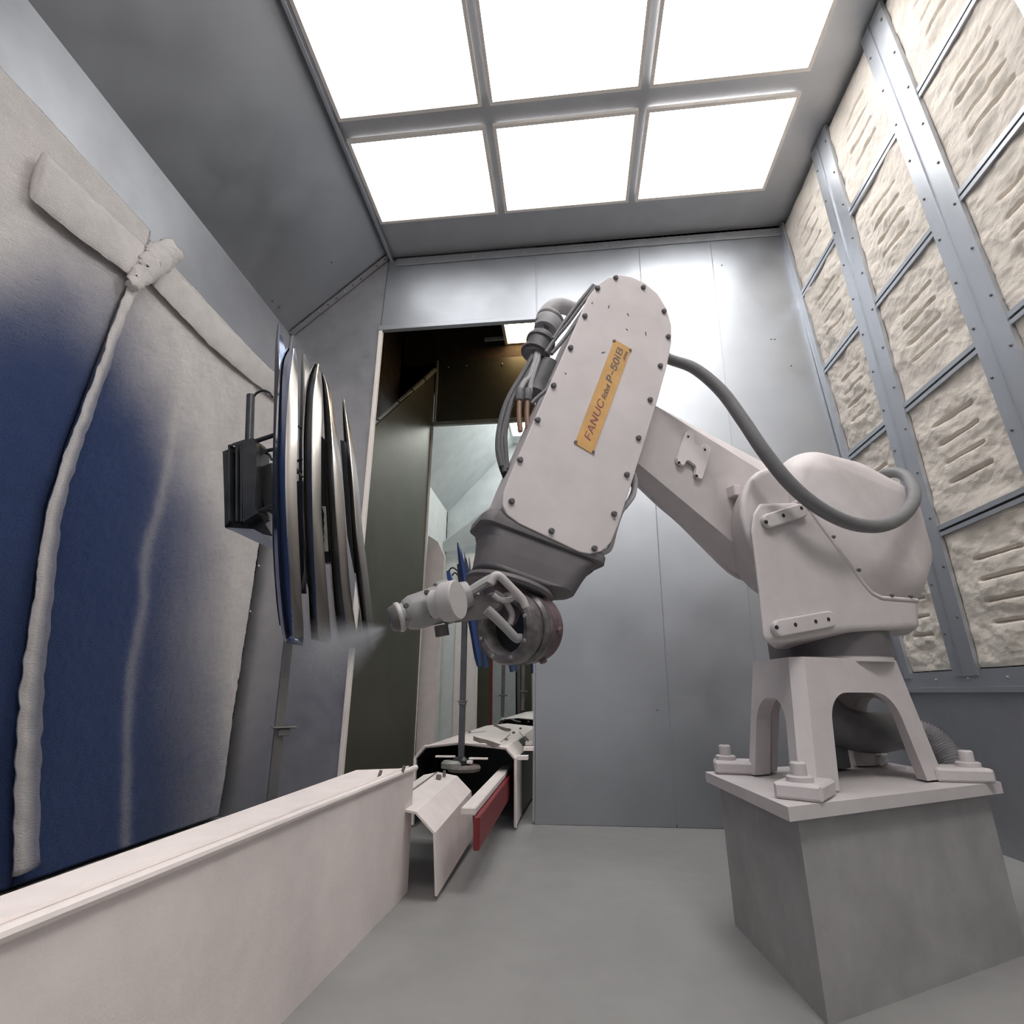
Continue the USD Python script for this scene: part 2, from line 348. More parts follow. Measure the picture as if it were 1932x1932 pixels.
# ------------------------------------------------------------------ right wall: galvanised framing with filter pads
wr = thing('wall_right', None, None, kind='structure')
RU = np.array([0, 1., 0]); RV = unit(np.cross(RN, RU)); RV = RV if RV[2] > 0 else -RV
def rp(Y, z, off=0): return np.array([xr(z), Y, z])-RN*off
def rquad(corners, off, th): return extrude([rp(y, z, off) for y, z in corners], RN*th)
part(wr, 'backing', extrude([rp(YB, 0, -.16), rp(YF, 0, -.16), rp(YF, 5.05, -.16), rp(YB, 5.05, -.16)], RN*.03), 'galvanised_dull', smooth=False)
part(wr, 'kick_panel', rquad([(YB, 0), (YF, 0), (YF, .89), (YB, .89)], .006, .02), 'galvanised_dull', smooth=False)
part(wr, 'bottom_rail', cat([rquad([(YB, .885), (YF, .885), (YF, .985), (YB, .985)], .02, .03), rquad([(YB, .86), (YF, .86), (YF, .889), (YB, .889)], .03, .03)]), 'galvanised_strip', smooth=False)
for yy_, zz_, hh in ((3.05, .66, .06), (2.94, .50, .04), (2.85, .45, .07), (2.88, .36, .03), (2.72, .40, .05), (2.66, .74, .02), (3.12, .42, .05)):
    part(wr, 'drip', rquad([(yy_-.005, zz_), (yy_+.004, zz_), (yy_+.003, zz_+hh), (yy_-.003, zz_+hh)], .008, .002), 'dark_gap', smooth=False)
posts = [((4.24, 4.20), (4.13, 4.10)), ((3.51, 3.66), (3.27, 3.45)), ((2.68, 2.72), (2.45, 2.50)), ((1.84, 1.86), (1.62, 1.64)), ((.95, .96), (.73, .74)), ((.05, .05), (-.17, -.17)), ((-.9, -.9), (-1.1, -1.1)), ((-1.8, -1.8), (-2.0, -2.0))]
def py(e, z): return e[1]+(e[0]-e[1])*(z-1.)/(4.2-1.)
for i, (l, r) in enumerate(posts):
    part(wr, 'upright', rquad([(py(l, .95), .95), (py(r, .95), .95), (py(r, 5.0), 5.0), (py(l, 5.0), 5.0)], .028, .024), 'galvanised_strip', smooth=False)
    f = .42
    mid = lambda z: py(l, z)*(1-f)+py(r, z)*f
    part(wr, 'upright_lip', rquad([(mid(.95)+.004, .95), (mid(.95)-.006, .95), (mid(5.)-.006, 5.), (mid(5.)+.004, 5.)], .036, .01), 'galvanised', smooth=False)
    if 0 < i < 3:
        for z in np.arange(1.2, 4.9, .30):
            for e, s in ((l, -.03), (r, .03)):
                part(wr, 'screw', bolt(rp(py(e, z)+s, z+(.08 if s > 0 else 0), .028), -RN, .0075, .006, 8), 'dark_screw')
for k in range(12): part(wr, 'screw', bolt(rp(3.85-k*.3, .935, .02), -RN, .0075, .006, 8), 'screw')
rails = [1.79, 2.61, 3.40, 4.18]
for i in range(7):
    l, r = posts[i][1], posts[i+1][0]
    for z in rails:
        y0, y1 = py(l, z)+.01, py(r, z)-.01
        part(wr, 'cross_rail', cat([rquad([(y0, z+.004), (y1, z+.004), (y1, z+.032), (y0, z+.032)], .02, .03), rquad([(y0, z-.034), (y1, z-.034), (y1, z-.010), (y0, z-.010)], .02, .03)]), 'galvanised_strip', smooth=False)
        part(wr, 'rail_groove', rquad([(y0, z-.012), (y1, z-.012), (y1, z+.006), (y0, z+.006)], .006, .02), 'dark_gap', smooth=False)
colname = ['by the back corner', 'second column from the corner', 'column at the right edge of the view']
rowname = ['bottom', 'second lowest', 'middle', 'second highest', 'top']
for i in range(7):
    l, r = posts[i][1], posts[i+1][0]; zz = [.985]+rails+[4.98]
    for j in range(5):
        if i > 3: continue
        z0, z1 = zz[j], zz[j+1]; zm = (z0+z1)/2
        n, m = (130, 60) if i < 3 else (30, 30)
        a = np.linspace(0, 1, m); bb = np.linspace(.006, .994, n)
        Pp = np.zeros((n, m, 3)); A, B = np.meshgrid(a, bb)
        Z = z0+.0+(z1-z0)*B; Yv = (l[1]+(l[0]-l[1])*(Z-1)/3.2)+.02+((r[1]+(r[0]-r[1])*(Z-1)/3.2)-.02-(l[1]+(l[0]-l[1])*(Z-1)/3.2)-.02)*A
        q = np.stack([np.zeros_like(Yv)+i, Yv*9, Z*9], -1)
        h = .038*(meshkit.fbm(q*.8, 2, 3)-.5)+.014*(meshkit.fbm(q*2.6, 2, 8)-.5)+.005*(meshkit.fbm(q*7., 2, 5)-.5)
        edge = np.minimum(np.minimum(A, 1-A), np.minimum(B, 1-B)*1.2); k_ = np.clip(1-edge/.06, 0, 1)**2; h = h*(1-k_)-.010*k_
        for s in range(4):                                        # the four slots cut into every pad
            sz = z0+(z1-z0)*(.285+.145*s); u = np.clip((np.abs(A-.5)-.21)/.03, 0, 1); w = np.abs(Z-sz+.015*(A-.5))/.0085
            h = h-.026*np.exp(-w**2)*(1-u); h = h+.005*np.exp(-((Z-sz+.04)/.03)**2)*(1-u)
        Pp = np.stack([xr(Z), Yv, Z], -1)-RN*(h+.004)[..., None]
        lab = f'cream slotted filter pad, {rowname[j]} of the {["column " + colname[0], colname[1], colname[2]][min(i,2)]}' if i < 3 else f'cream slotted filter pad, {rowname[j]} of the column outside the right edge'
        single('filter_pad', shell(Pp, .07, RN), 'pad', lab, 'filter pad', 'slotted filter pads in the right wall frames', smooth=True, stain=np.zeros(2*n*m))

# ------------------------------------------------------------------ left filter blanket with blue overspray
gx = [-300, 0, 100, 200, 250, 300, 350, 400, 450, 700]
gy = [300, 446, 520, 600, 700, 800, 900, 1000, 1100, 1200, 1300, 1400, 1500, 1900]
G = np.array([[.0, .0, .0, .0, 0, 0, 0, 0, 0, 0], [.10, .10, .22, .22, .18, .05, 0, 0, 0, 0], [.4, .38, .42, .32, .22, .08, 0, 0, 0, 0], [.8, .80, .76, .55, .38, .15, .0, 0, 0, 0],
              [1, .97, .97, .85, .62, .34, .12, .0, 0, 0], [1, 1, 1, 1, .88, .62, .26, .04, 0, 0], [1, 1, 1, 1, .97, .80, .48, .14, .02, 0], [1, 1, 1, 1, .97, .85, .70, .32, .05, 0],
              [1, 1, 1, 1, .97, .86, .70, .42, .08, 0], [1, 1, 1, .99, .95, .82, .64, .42, .08, 0], [1, 1, 1, .99, .95, .84, .70, .50, .10, 0], [1, 1, 1, .99, .95, .86, .72, .54, .10, 0],
              [1, 1, 1, .99, .95, .86, .72, .55, .10, 0], [1, 1, 1, .99, .95, .86, .72, .55, .10, 0]])
from scipy.interpolate import RegularGridInterpolator
GI = RegularGridInterpolator((gy, gx), G, bounds_error=False, fill_value=None)
def overspray(Y, Z):
    """How much blue overspray lies on the blanket at the wall's (Y, Z)."""
    Yc = np.maximum(Y, 1.5); p = np.stack([np.full_like(Yc, XL+.05), Yc, Z], -1)-EYE
    d = p @ FW; x = 966+F*(p @ RT)/d; y = 966-F*(p @ UP)/d
    x = x+30*(meshkit.fbm(np.stack([Y*2.5, Z*2.5, Y*0], -1), 3, 4)-.5); y = y+40*(meshkit.fbm(np.stack([Y*2.5, Z*2.5, Y*0+9], -1), 3, 14)-.5)
    s = np.clip(GI(np.stack([np.clip(y, 300, 1900), np.clip(x, -300, 700)], -1)), 0, 1)
    xl = np.interp(y, [740, 800, 900, 1000, 1130, 1250, 1380, 1500], [346, 333, 311, 290, 268, 254, 244, 236])
    s = s*(1-.30*np.exp(-((x-xl)/12)**2)*np.clip((y-720)/60, 0, 1))
    return s
LW = lambda x, y, X=XL+.10: aX(x, y, X)
seam = [LW(*p) for p in ((282, 498), (262, 528), (243, 560), (222, 615), (196, 690), (166, 775), (130, 875), (105, 960), (88, 1080), (72, 1200), (60, 1310), (54, 1410), (52, 1500), (50, 1640))]
sz_ = np.array([p[2] for p in seam])[::-1]; sy_ = np.array([p[1] for p in seam])[::-1]
def seam_y(z): return np.interp(z, sz_, sy_)
def blanket(y0, y1, z0, z1, n, m, base, seed):
    A, Z = np.meshgrid(np.linspace(0, 1, m), np.linspace(z0, z1, n)); Y = y0(Z)+(y1(Z)-y0(Z))*A
    q = np.stack([Y*6, Z*6, np.zeros_like(Y)+seed], -1)
    h = .03*(meshkit.fbm(q*.35, 2, seed)-.5)+.014*(meshkit.fbm(q*1.6, 3, seed+3)-.5)+.007*(meshkit.fbm(q*np.array([6, 9, 1]), 2, seed+5)-.5)
    P = np.stack([XL+base+h, Y, Z], -1); st = overspray(Y, Z)
    return shell(P, .05, (-1, 0, 0)), np.concatenate([st.ravel()]*2)
g, st = blanket(lambda z: seam_y(z)+.004, lambda z: z*0+4.12, .02, 3.56, 260, 180, .05, 11)
single('filter_blanket', g, 'blanket', 'white fibre filter blanket between the seam roll and the back corner, half blue', 'filter blanket', smooth=True, stain=st)
g, st = blanket(lambda z: z*0-2.4, lambda z: seam_y(z)-.004, .02, 3.62, 240, 220, .052, 21)
single('filter_blanket', g, 'blanket', 'fibre filter blanket at the left edge, deep blue with overspray', 'filter blanket', smooth=True, stain=st)
# the rolled edges of the blanket: along its top and hanging down the seam
def roll(P, R, flat, seed, nrm=(1, 0, 0), smooth=10, k=14, bl=0.):
    P = spline(np.asarray(P, float), smooth); n = len(P); nrm = unit(nrm)
    R = np.interp(np.linspace(0, 1, n), np.linspace(0, 1, len(R)), R)
    T = np.gradient(P, axis=0); T /= np.linalg.norm(T, axis=1)[:, None]; rings = []
    th = np.linspace(0, 2*np.pi, k+1)
    for p, t, r in zip(P, T, R):
        b = unit(np.cross(t, nrm)); rings.append(p+r*(np.cos(th)[:, None]*b)+r*flat*np.sin(th)[:, None]*nrm)
    V = np.array(rings); q = V*14
    V = V+(meshkit.fbm(q, 3, seed)-.5)[..., None]*nrm*.030
    V[:, -1] = V[:, 0]
    V = np.concatenate([np.repeat(P[:1, None], k+1, 1), V, np.repeat(P[-1:, None], k+1, 1)])
    return V
V = roll(seam, [.05, .042, .028, .028, .03, .032, .035, .038, .043, .048, .054, .057, .058, .058], .5, 31)
yy = V[..., 1]-np.median(V[..., 1], axis=1, keepdims=True)
sv = np.clip(.38+.35*np.clip(yy/.02, -1, 1), .12, .6)*np.clip((3.05-V[..., 2])/.5, 0, 1)
single('seam_roll', grid_mesh(V), 'blanket', 'grey-white rolled strip of fibre hanging down the seam of the blue filter wall', 'filter strip', smooth=True, stain=sv.ravel())
top1 = [LW(*p) for p in ((268, 540), (300, 575), (350, 624), (400, 662), (450, 703), (500, 745), (540, 780))]
top1 = [LW(x, y, XL+.085) for x, y in ((296, 512), (336, 554), (375, 594), (405, 626), (450, 668), (493, 706), (535, 742))]
V = roll(top1, [.11, .12, .125, .125, .12, .115], .17, 41)
single('top_roll', grid_mesh(V), 'blanket', 'folded white top edge of the filter blanket running from the knot to the back corner', 'filter strip', smooth=True, stain=np.zeros(V.shape[0]*V.shape[1]))
top2 = [LW(x, y, XL+.10) for x, y in ((70, 330), (150, 400), (215, 455), (268, 498))]
V = roll(top2, [.14, .14, .13, .12], .2, 43)
single('top_roll', grid_mesh(V), 'blanket', 'folded white top edge of the filter blanket on the left of the knot', 'filter strip', smooth=True, stain=np.zeros(V.shape[0]*V.shape[1]))
V = roll([LW(x, y, XL+.13) for x, y in ((248, 540), (275, 512), (298, 490), (322, 472))], [.035, .07, .085, .075], .7, 47)
q = V*24; V = V+((meshkit.fbm(q, 3, 77)-.5)*.09)[..., None]*np.array([.5, 1, 1])
single('blanket_knot', grid_mesh(V), 'blanket', 'bunched end of white fibre sticking out where the rolls meet', 'filter strip', smooth=True, stain=np.zeros(V.shape[0]*V.shape[1]))

# ------------------------------------------------------------------ the passage behind the opening, and the next booths
Y2 = 6.0
wp = thing('wall_passage', None, None, kind='structure')
pl0, pl1 = np.array([-1.80, YB+.06, 0]), np.array([-1.64, Y2, 0])
za, zb = aY(692, 824, YB+.06)[2], aY(820, 702, Y2)[2]
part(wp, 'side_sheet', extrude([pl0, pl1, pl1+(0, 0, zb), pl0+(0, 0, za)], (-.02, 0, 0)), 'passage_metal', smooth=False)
p0, p1 = aY(818, 700, Y2-.1), aX(690, 822, -1.74)
tb = [np.array([-1.70, YB+.15, 3.40]), np.array([-1.60, Y2-.03, 4.90])]
part(wp, 'brace_pipe', rod(aY(692, 816, 4.5), aY(820, 698, Y2-.04), .032, 14), 'conduit')
pa, pb = aY(692, 816, 4.5), aY(820, 698, Y2-.04)
for t in (.12, .38, .58, .78):
    c = pa+(pb-pa)*t; d = unit(pb-pa); part(wp, 'pipe_clip', rod(c-d*.012, c+d*.012, .037, 14), 'dark_gap')
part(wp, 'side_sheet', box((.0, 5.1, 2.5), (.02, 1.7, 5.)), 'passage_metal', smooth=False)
# lintel of the second portal
la, lb = aY(822, 682, Y2), aY(818, 801, Y2)
part(wp, 'lintel_sheet', box(((-1.63+.1)/2, Y2+.02, (la[2]+lb[2])/2), (1.73, .03, la[2]-lb[2])), 'passage_metal', smooth=False)
part(wp, 'lintel_trim', cat([rbox((-.77, Y2-.02, lb[2]-.008), (1.74, .05, .05), .004), rbox((-1.615, Y2-.01, (la[2]+lb[2])/2), (.03, .03, la[2]-lb[2]), .004)]), 'conduit')
for x, y in ((846, 693), (880, 690), (947, 687)): part(wp, 'screw', bolt(aY(x, y, Y2), N_B, .012, .008, 8), 'screw')
part(wp, 'portal_trim', hull([aY(x, y, Y2-d) for x, y in ((811, 806), (818, 806), (779, 1490), (772, 1490)) for d in (0, .05)]), 'trim_white')
# dark timber roof over the passage
roof = thing('ceiling', None, None, kind='structure')
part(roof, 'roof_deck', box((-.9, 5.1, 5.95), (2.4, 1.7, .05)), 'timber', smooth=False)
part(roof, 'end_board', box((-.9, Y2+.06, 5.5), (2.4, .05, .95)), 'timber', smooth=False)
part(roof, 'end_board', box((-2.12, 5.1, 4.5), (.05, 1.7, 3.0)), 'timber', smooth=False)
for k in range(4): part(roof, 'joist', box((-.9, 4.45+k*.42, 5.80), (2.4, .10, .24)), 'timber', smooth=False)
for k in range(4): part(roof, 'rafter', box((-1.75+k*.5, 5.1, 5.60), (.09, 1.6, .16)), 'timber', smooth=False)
# the warm lamp in the passage roof
lz = 5.25
lc = [aZ(x, y, lz) for x, y in ((948, 605), (1060, 598), (1060, 642), (954, 645))]
x0, x1, y0, y1 = lc[3][0]-.01, lc[3][0]+.62, lc[3][1], lc[3][1]-0+.0
y0, y1 = min(p[1] for p in lc), max(p[1] for p in lc)
wl_ = thing('work_light', 'warm rectangular lamp under the dark timber roof beyond the opening', 'lamp', ((x0+x1)/2, (y0+y1)/2, lz))
part(wl_, 'diffuser', box(((x0+x1)/2, (y0+y1)/2, lz+.004), (x1-x0-.05, y1-y0-.05, .008)), 'lamp_warm', smooth=False)
w = .035
part(wl_, 'frame', cat([box(((x0+x1)/2, y0+w/2, lz), (x1-x0, w, .05)), box(((x0+x1)/2, y1-w/2, lz), (x1-x0, w, .05)), box((x0+w/2, (y0+y1)/2, lz), (w, y1-y0-2*w, .05)), box((x1-w/2, (y0+y1)/2, lz), (w, y1-y0-2*w, .05))]), 'trim_white', smooth=False)
part(wl_, 'housing', box(((x0+x1)/2, (y0+y1)/2, lz+.12), (x1-x0, y1-y0, .2)), 'dark_gap', smooth=False)

# second booth: its own soffit, filter wall, far wall with openings
w2 = thing('wall_far', None, None, kind='structure')
Y3, Y4, Y5 = 9.2, 10.6, 12.6
X2 = -2.15
part(w2, 'filter_wall', box((X2-.03, (Y2+Y3)/2, 2.1), (.06, Y3-Y2-.1, 4.2)), 'far_filter', smooth=False)
part(w2, 'soffit_sheet', extrude([(X2, Y2+.05, 4.0), (X2, Y3, 4.0), (-.95, Y3, 5.3), (-.95, Y2+.05, 5.3)], (-.02, 0, .02)), 'far_soffit', smooth=False)
part(w2, 'soffit_sheet', box((-.3, (Y2+Y3)/2, 5.32), (1.4, Y3-Y2, .04)), 'far_soffit', smooth=False)
part(w2, 'end_sheet', extrude([(X2, Y3, 3.1), (0.3, Y3, 3.1), (.3, Y3, 5.4), (X2, Y3, 5.4)], (0, .03, 0)), 'far_soffit', smooth=False)
part(w2, 'end_sheet', extrude([(X2, Y3-.5, 3.2), (X2, Y3, 3.3), (0., Y3, 3.75), (0., Y3-.5, 4.9)], (0, .02, .02)), 'far_soffit', smooth=False)
v = lambda x0, x1, Y, ya=1000, yb=1500: [aY(x0, ya, Y)*[1, 1, 0], aY(x1, ya, Y)*[1, 1, 0], aY(x1, ya, Y)*[1, 1, 0]+[0, 0, 3.2], aY(x0, ya, Y)*[1, 1, 0]+[0, 0, 3.2]]
part(w2, 'end_sheet', extrude(v(800, 867, Y3-.02), (0, .03, 0)), 'far_filter', smooth=False)
part(w2, 'door_sheet', extrude(v(866, 903, Y3-.04), (0, .03, 0)), 'guard', smooth=False, label='pinkish grey sheet beside the far opening')
part(w2, 'door_trim', extrude(v(903, 906, Y3-.05), (0, .03, 0)), 'trim_white', smooth=False)
part(w2, 'passage_sheet', extrude(v(903, 929, Y4), (0, .03, 0)), 'passage_metal', smooth=False)
part(w2, 'red_edge', extrude(v(928, 932, Y4-.05), (0, .04, 0)), 'red_paint', smooth=False, label='thin red painted edge')
part(w2, 'grey_sheet', extrude(v(931, 972, Y5), (0, .03, 0)), 'far_soffit', smooth=False)
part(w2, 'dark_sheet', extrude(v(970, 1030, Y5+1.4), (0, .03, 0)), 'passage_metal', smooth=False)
part(w2, 'dark_post', extrude(v(975, 980, Y5+1.2), (0, .03, 0)), 'grime', smooth=False)
part(w2, 'white_post', extrude(v(1000, 1006, Y5-1), (0, .03, 0)), 'trim_white', smooth=False)
part(w2, 'side_sheet', box((.32, 9.6, 2.6), (.04, 7., 5.4)), 'far_filter', smooth=False)
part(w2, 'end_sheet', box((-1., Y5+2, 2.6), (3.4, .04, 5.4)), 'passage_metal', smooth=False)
# folded filter flap just inside the portal
def flap_pts(Y): return [aY(x, y, Y) for x, y in ((808, 1010), (826, 1022), (838, 1048), (836, 1090), (812, 1478), (778, 1486), (800, 1100))]
g = extrude(flap_pts(6.35), (0, .10, 0))
single('filter_flap', g, 'guard', 'pinkish white folded filter edge standing just inside the second portal', 'filter strip', smooth=20)
t = thing('ceiling_light', 'light panel in the ceiling of the second booth', 'ceiling light', (-.4, 7.6, 5.28))
part(t, 'diffuser', box((-.4, 7.6, 5.285), (1.0, 2.4, .01)), 'lamp_far', smooth=False); part(t, 'frame', box((-.4, 7.6, 5.297), (1.06, 2.46, .012)), 'trim_white', smooth=False)
t = thing('ceiling_light', 'light panel in the ceiling of the farthest booth', 'ceiling light', (-.7, 11.6, 4.6))
part(t, 'diffuser', box((-.7, 11.6, 4.595), (1.4, 1.4, .01)), 'lamp_far', smooth=False); part(t, 'frame', box((-.7, 11.6, 4.607), (1.46, 1.46, .012)), 'trim_white', smooth=False)

# ------------------------------------------------------------------ conveyor with its guards
cv = thing('conveyor', 'floor conveyor under white painted sheet guards running out through the opening', 'conveyor', (-.8, 4., 0))
Yh = 4.0
prof = [aY(x, y, Yh) for x, y in ((779, 1500), (782, 1430), (801, 1408), (866, 1401), (955, 1411), (973, 1432), (973, 1500))]
def hoodprof(P, Y, sh=0.): return np.array([[p[0]+sh, Y, p[2]] for p in P])
P = [np.array([P_[0], Yh, max(P_[2], .02) if 0 < i < 6 else .02]) for i, P_ in enumerate(prof)]
def guard_shell(P, ya, yb, drift):
    n = 2; a = np.array(P); A = np.stack([a*[1, 0, 1]+[0, ya, 0], a*[1, 0, 1]+[drift, yb, 0]])
    return shell(A.transpose(1, 0, 2), .012)
part(cv, 'hood', guard_shell(P, 4.0, 6.6, .04), 'guard', smooth=20)
P2 = [p+(0.06, 0, .02 if p[2] > .1 else 0) for p in P]
part(cv, 'hood', guard_shell(P2, 7.7, 11.0, .08), 'guard', smooth=20)
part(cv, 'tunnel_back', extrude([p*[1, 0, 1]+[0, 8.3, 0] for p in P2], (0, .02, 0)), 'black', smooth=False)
part(cv, 'inner_cover', guard_shell([p*[1, 1, .86]-[.02, 0, 0] for p in P], 6.62, 7.3, .02), 'grime', smooth=20)
part(cv, 'hood_edge', tube(np.array(P), .007, 8), 'guard')
# bent torn lip over the mouth of the hood
lip = [aY(x, y, 3.985) for x, y in ((893, 1389), (902, 1392), (925, 1398), (945, 1405), (930, 1411), (915, 1402), (905, 1402), (893, 1397))]
part(cv, 'bent_lip', extrude(lip, (0, .012, 0)), 'grime', smooth=False, label='dark torn flap at the mouth of the hood')
for a, b in (((862, 1400), (866, 1402)),):
    pass
# joints, slots and knobs on the hood
zt = P[3][2]+.018
def on_top(x, y, z=zt): return aZ(x, y, z)
part(cv, 'slot_cover', tube([on_top(x, y, .535) for x, y in ((932, 1366), (940, 1371), (952, 1375), (962, 1377))], .012, 6, 4), 'grime')
part(cv, 'slot_cover', tube([on_top(x, y, .535) for x, y in ((952, 1357.5), (964, 1357), (972, 1360), (982, 1362))], .010, 6, 4), 'grime')
for a, b in (((945, 1400), (962, 1386)), ((980, 1382), (997, 1400))):
    part(cv, 'joint_line', tube([on_top(*a, .532), on_top(*b, .532)], .003, 5), 'grime')
for x, y in ((886, 1382), (969, 1383), (955, 1396), (982, 1375), (997, 1362)):
    part(cv, 'bolt', bolt(on_top(x, y, .53), (0, 0, 1), .012, .012, 8), 'grime')
for k, (x, y) in enumerate(((987, 1429), (998, 1412), (1001, 1402))):
    p = aY(x, y, 4.05+.12*k); part(cv, 'latch', hull(np.vstack([p+np.array([dx, dy, dz]) for dx in (-.035, .035) for dy in (-.04, .04) for dz in (-.012, .012)])), 'guard')
# dark inside of the mouth
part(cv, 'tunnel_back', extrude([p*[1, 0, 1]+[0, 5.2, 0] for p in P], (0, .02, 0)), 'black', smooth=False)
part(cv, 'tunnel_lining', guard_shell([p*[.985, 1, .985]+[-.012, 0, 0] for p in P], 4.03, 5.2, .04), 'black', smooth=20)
# inner cover plates and rail in the mouth
ic = [aZ(x, y, .36) for x, y in ((834, 1456), (862, 1456), (893, 1465), (908, 1482), (930, 1520), (760, 1520))]
ic2 = [(-.93, 3.75, .38), (-.78, 3.75, .40), (-.62, 3.75, .36)]
Q = np.array([[(x, 2.7, z-.03), (x+.0, 3.62, z)] for x, z in ((-1.06, .29), (-.93, .375), (-.84, .392), (-.72, .372), (-.63, .29), (-.61, .05))])
part(cv, 'inner_cover', shell(Q, .01), 'guard', smooth=20)
part(cv, 'bolt', bolt((-.79, 3.42, .384), (0, 0, 1), .016, .02, 8), 'grime')
part(cv, 'bolt', bolt((-.775, 3.50, .386), (0, 0, 1), .010, .03, 8), 'grime')
part(cv, 'inner_joint', tube([(-.84, 3.05, .379), (-.84, 3.6, .395)], .003, 5), 'grime')
part(cv, 'rail', rbox((-.50, 3.75, .33), (.07, 1.9, .035), .006), 'guard')
part(cv, 'rail', rbox((-.46, 3.75, .24), (.03, 1.9, .14), .006), 'red_paint', label='dull red side of the conveyor rail')
# near section of the guard: a cover plate left of the mouth
lid = [aZ(x, y, .5) for x, y in ((580, 1492), (672, 1458), (784, 1453), (790, 1460), (702, 1498))]
nb = [(-1.03, 2.72), (-.77, 2.80), (-.60, 1.9), (-.62, .9), (-1.02, .9), (-1.02, 2.2)]
lidp = [np.array([*p[:2], .5]) for p in (aZ(580, 1492, .5), aZ(672, 1458, .5), aZ(781, 1454, .5))]
xe = lidp[2][0]
pts = [lidp[0], lidp[1], lidp[2], np.array([xe-.10, .6, .5]), np.array([lidp[0][0], .6, .5])]
part(cv, 'cover_plate', extrude(pts, (0, 0, .012)), 'guard', smooth=False, label='flat dusty guard plate in front of the opening')
part(cv, 'plate_edge', cat([tube([np.array([xe, lidp[2][1]+.03, .51]), np.array([xe-.10, .6, .51])], .013, 10), tube([np.array([xe-.03, lidp[2][1], .517]), np.array([xe-.13, .6, .517])], .005, 6)]), 'guard')
part(cv, 'side_plate', extrude([np.array([xe, lidp[2][1], .5]), np.array([xe-.1, .6, .5]), np.array([xe-.1, .6, .0]), np.array([xe, lidp[2][1], .0])], (-.01, 0, 0)), 'guard', smooth=False)
for x, y in ((714, 1462), (758, 1453)):
    p = aZ(x, y+6, .512); part(cv, 'bolt', rod(p, p+np.array([.01, 0, .03]), .007, 8), 'grime')

# ------------------------------------------------------------------ hanging parts: poles, racks, long bowed trims
def carrier_pole(name, label, px, Y, ptop, pbot, r, mat, ring_y):
    b = aY(*pbot, Y); tpt = aY(*ptop, Y)
    t = thing(name, label, 'pole', (b[0], Y, 0), 'poles on the conveyor')
    part(t, 'bar', rbox((b[0], Y, (tpt[2]+.2)/2), (r*2, r*2, tpt[2]-.2), .003), mat)
    p = aY(pbot[0], ring_y, Y)
    part(t, 'collar', cat([rbox((b[0], Y, p[2]), (r*4.2, r*4.2, .012), .003), rbox((b[0], Y, p[2]-.02), (r*2.6, r*2.6, .03), .003)]), mat)
    return t, b
R45 = np.array([[math.cos(.6), math.sin(.6), 0], [-math.sin(.6), math.cos(.6), 0], [0, 0, 1]])
b1 = aY(531, 1400, 2.4); b1t = aY(543, 1200, 2.4)
t = thing('carrier_pole', 'grey square pole carrying the nearest rack of trims', 'pole', (b1[0], 2.4, 0), 'poles on the conveyor')
part(t, 'bar', hull(np.vstack([np.array([x, 2.4, z])+q for x, z in ((b1[0]-.003, .1), (b1t[0]+.003, 1.15)) for q in (np.array([[-1, -1, 0], [1, -1, 0], [1, 1, 0], [-1, 1, 0]])*.0185) @ R45])), 'pole')
rz = aY(536, 1372, 2.4)
part(t, 'collar', cat([rbox((rz[0], 2.4, rz[2]), (.10, .07, .008), .003, R45), rbox((rz[0], 2.4, rz[2]-.02), (.048, .048, .03), .003, R45)]), 'pole')
def disc_thing(parent, X, Y, z, s):
    part(parent, 'carrier_disc', lathe([(0, 0), (0, .13*s), (.02, .14*s), (.035, .13*s), (.035, 0)], (X+.03*s, Y-.02, z), (0, 0, 1)), 'grime')
    part(parent, 'carrier_disc', lathe([(0, 0), (0, .09*s), (.03, .09*s), (.045, .07*s), (.045, 0)], (X-.07*s, Y-.03, z+.02), (0, 0, 1)), 'conduit')
    part(parent, 'spreader', cat([rbox((X-.135*s, Y, z+.085), (.17*s, .03, .012), .003), rbox((X+.145*s, Y, z+.075), (.16*s, .03, .012), .003), rbox((X, Y-.01, z+.055), (.2*s, .05, .02), .004)]), 'guard')
Yp2 = 3.9
b2 = aY(870, 1440, Yp2)
t = thing('carrier_pole', 'thin dark pole standing on a disc in the mouth of the conveyor hood', 'pole', (b2[0], Yp2, 0), 'poles on the conveyor')
p2t = aY(878.5, 1100, Yp2); part(t, 'bar', hull(np.vstack([p+q for p in (b2+(0, 0, -.05), p2t) for q in np.array([[-1, -1, 0], [1, -1, 0], [1, 1, 0], [-1, 1, 0]])*.0185])), 'pole_dark')
q = aY(873, 1323, Yp2); part(t, 'collar', cat([rbox(q, (.062, .05, .008), .002), rbox(q-(0, 0, .014), (.045, .045, .022), .003)]), 'pole')
disc_thing(t, b2[0], Yp2, b2[2]-.045, .8)
part(t, 'pivot', lathe([(0, 0), (0, .06), (.03, .06), (.05, .03), (.05, 0)], (b2[0]-.005, Yp2, b2[2]-.01), (0, 0, 1), 20), 'black')
for nme, (xt, yt), (xb, yb), Y, r, lab in (('carrier_pole', (951, 1240), (948, 1352), 7.4, .022, 'slim grey pole behind the hood, under the second pair of blue trims'), ('carrier_pole', (989, 1240), (986, 1340), 9.6, .026, 'farthest slim pole against the dark sheet')):
    a, b = aY(xt, yt, Y), aY(xb, yb, Y); t = thing(nme, lab, 'pole', (b[0], Y, 0), 'poles on the conveyor')
    part(t, 'bar', hull(np.vstack([p+q for p in (b, a+(0, 0, .3)) for q in np.array([[-1, -1, 0], [1, -1, 0], [1, 1, 0], [-1, 1, 0]])*r])), 'pole')
    m = (a*.35+b*.65); part(t, 'collar', rbox(m, (r*5, r*4, .02), .004), 'pole')

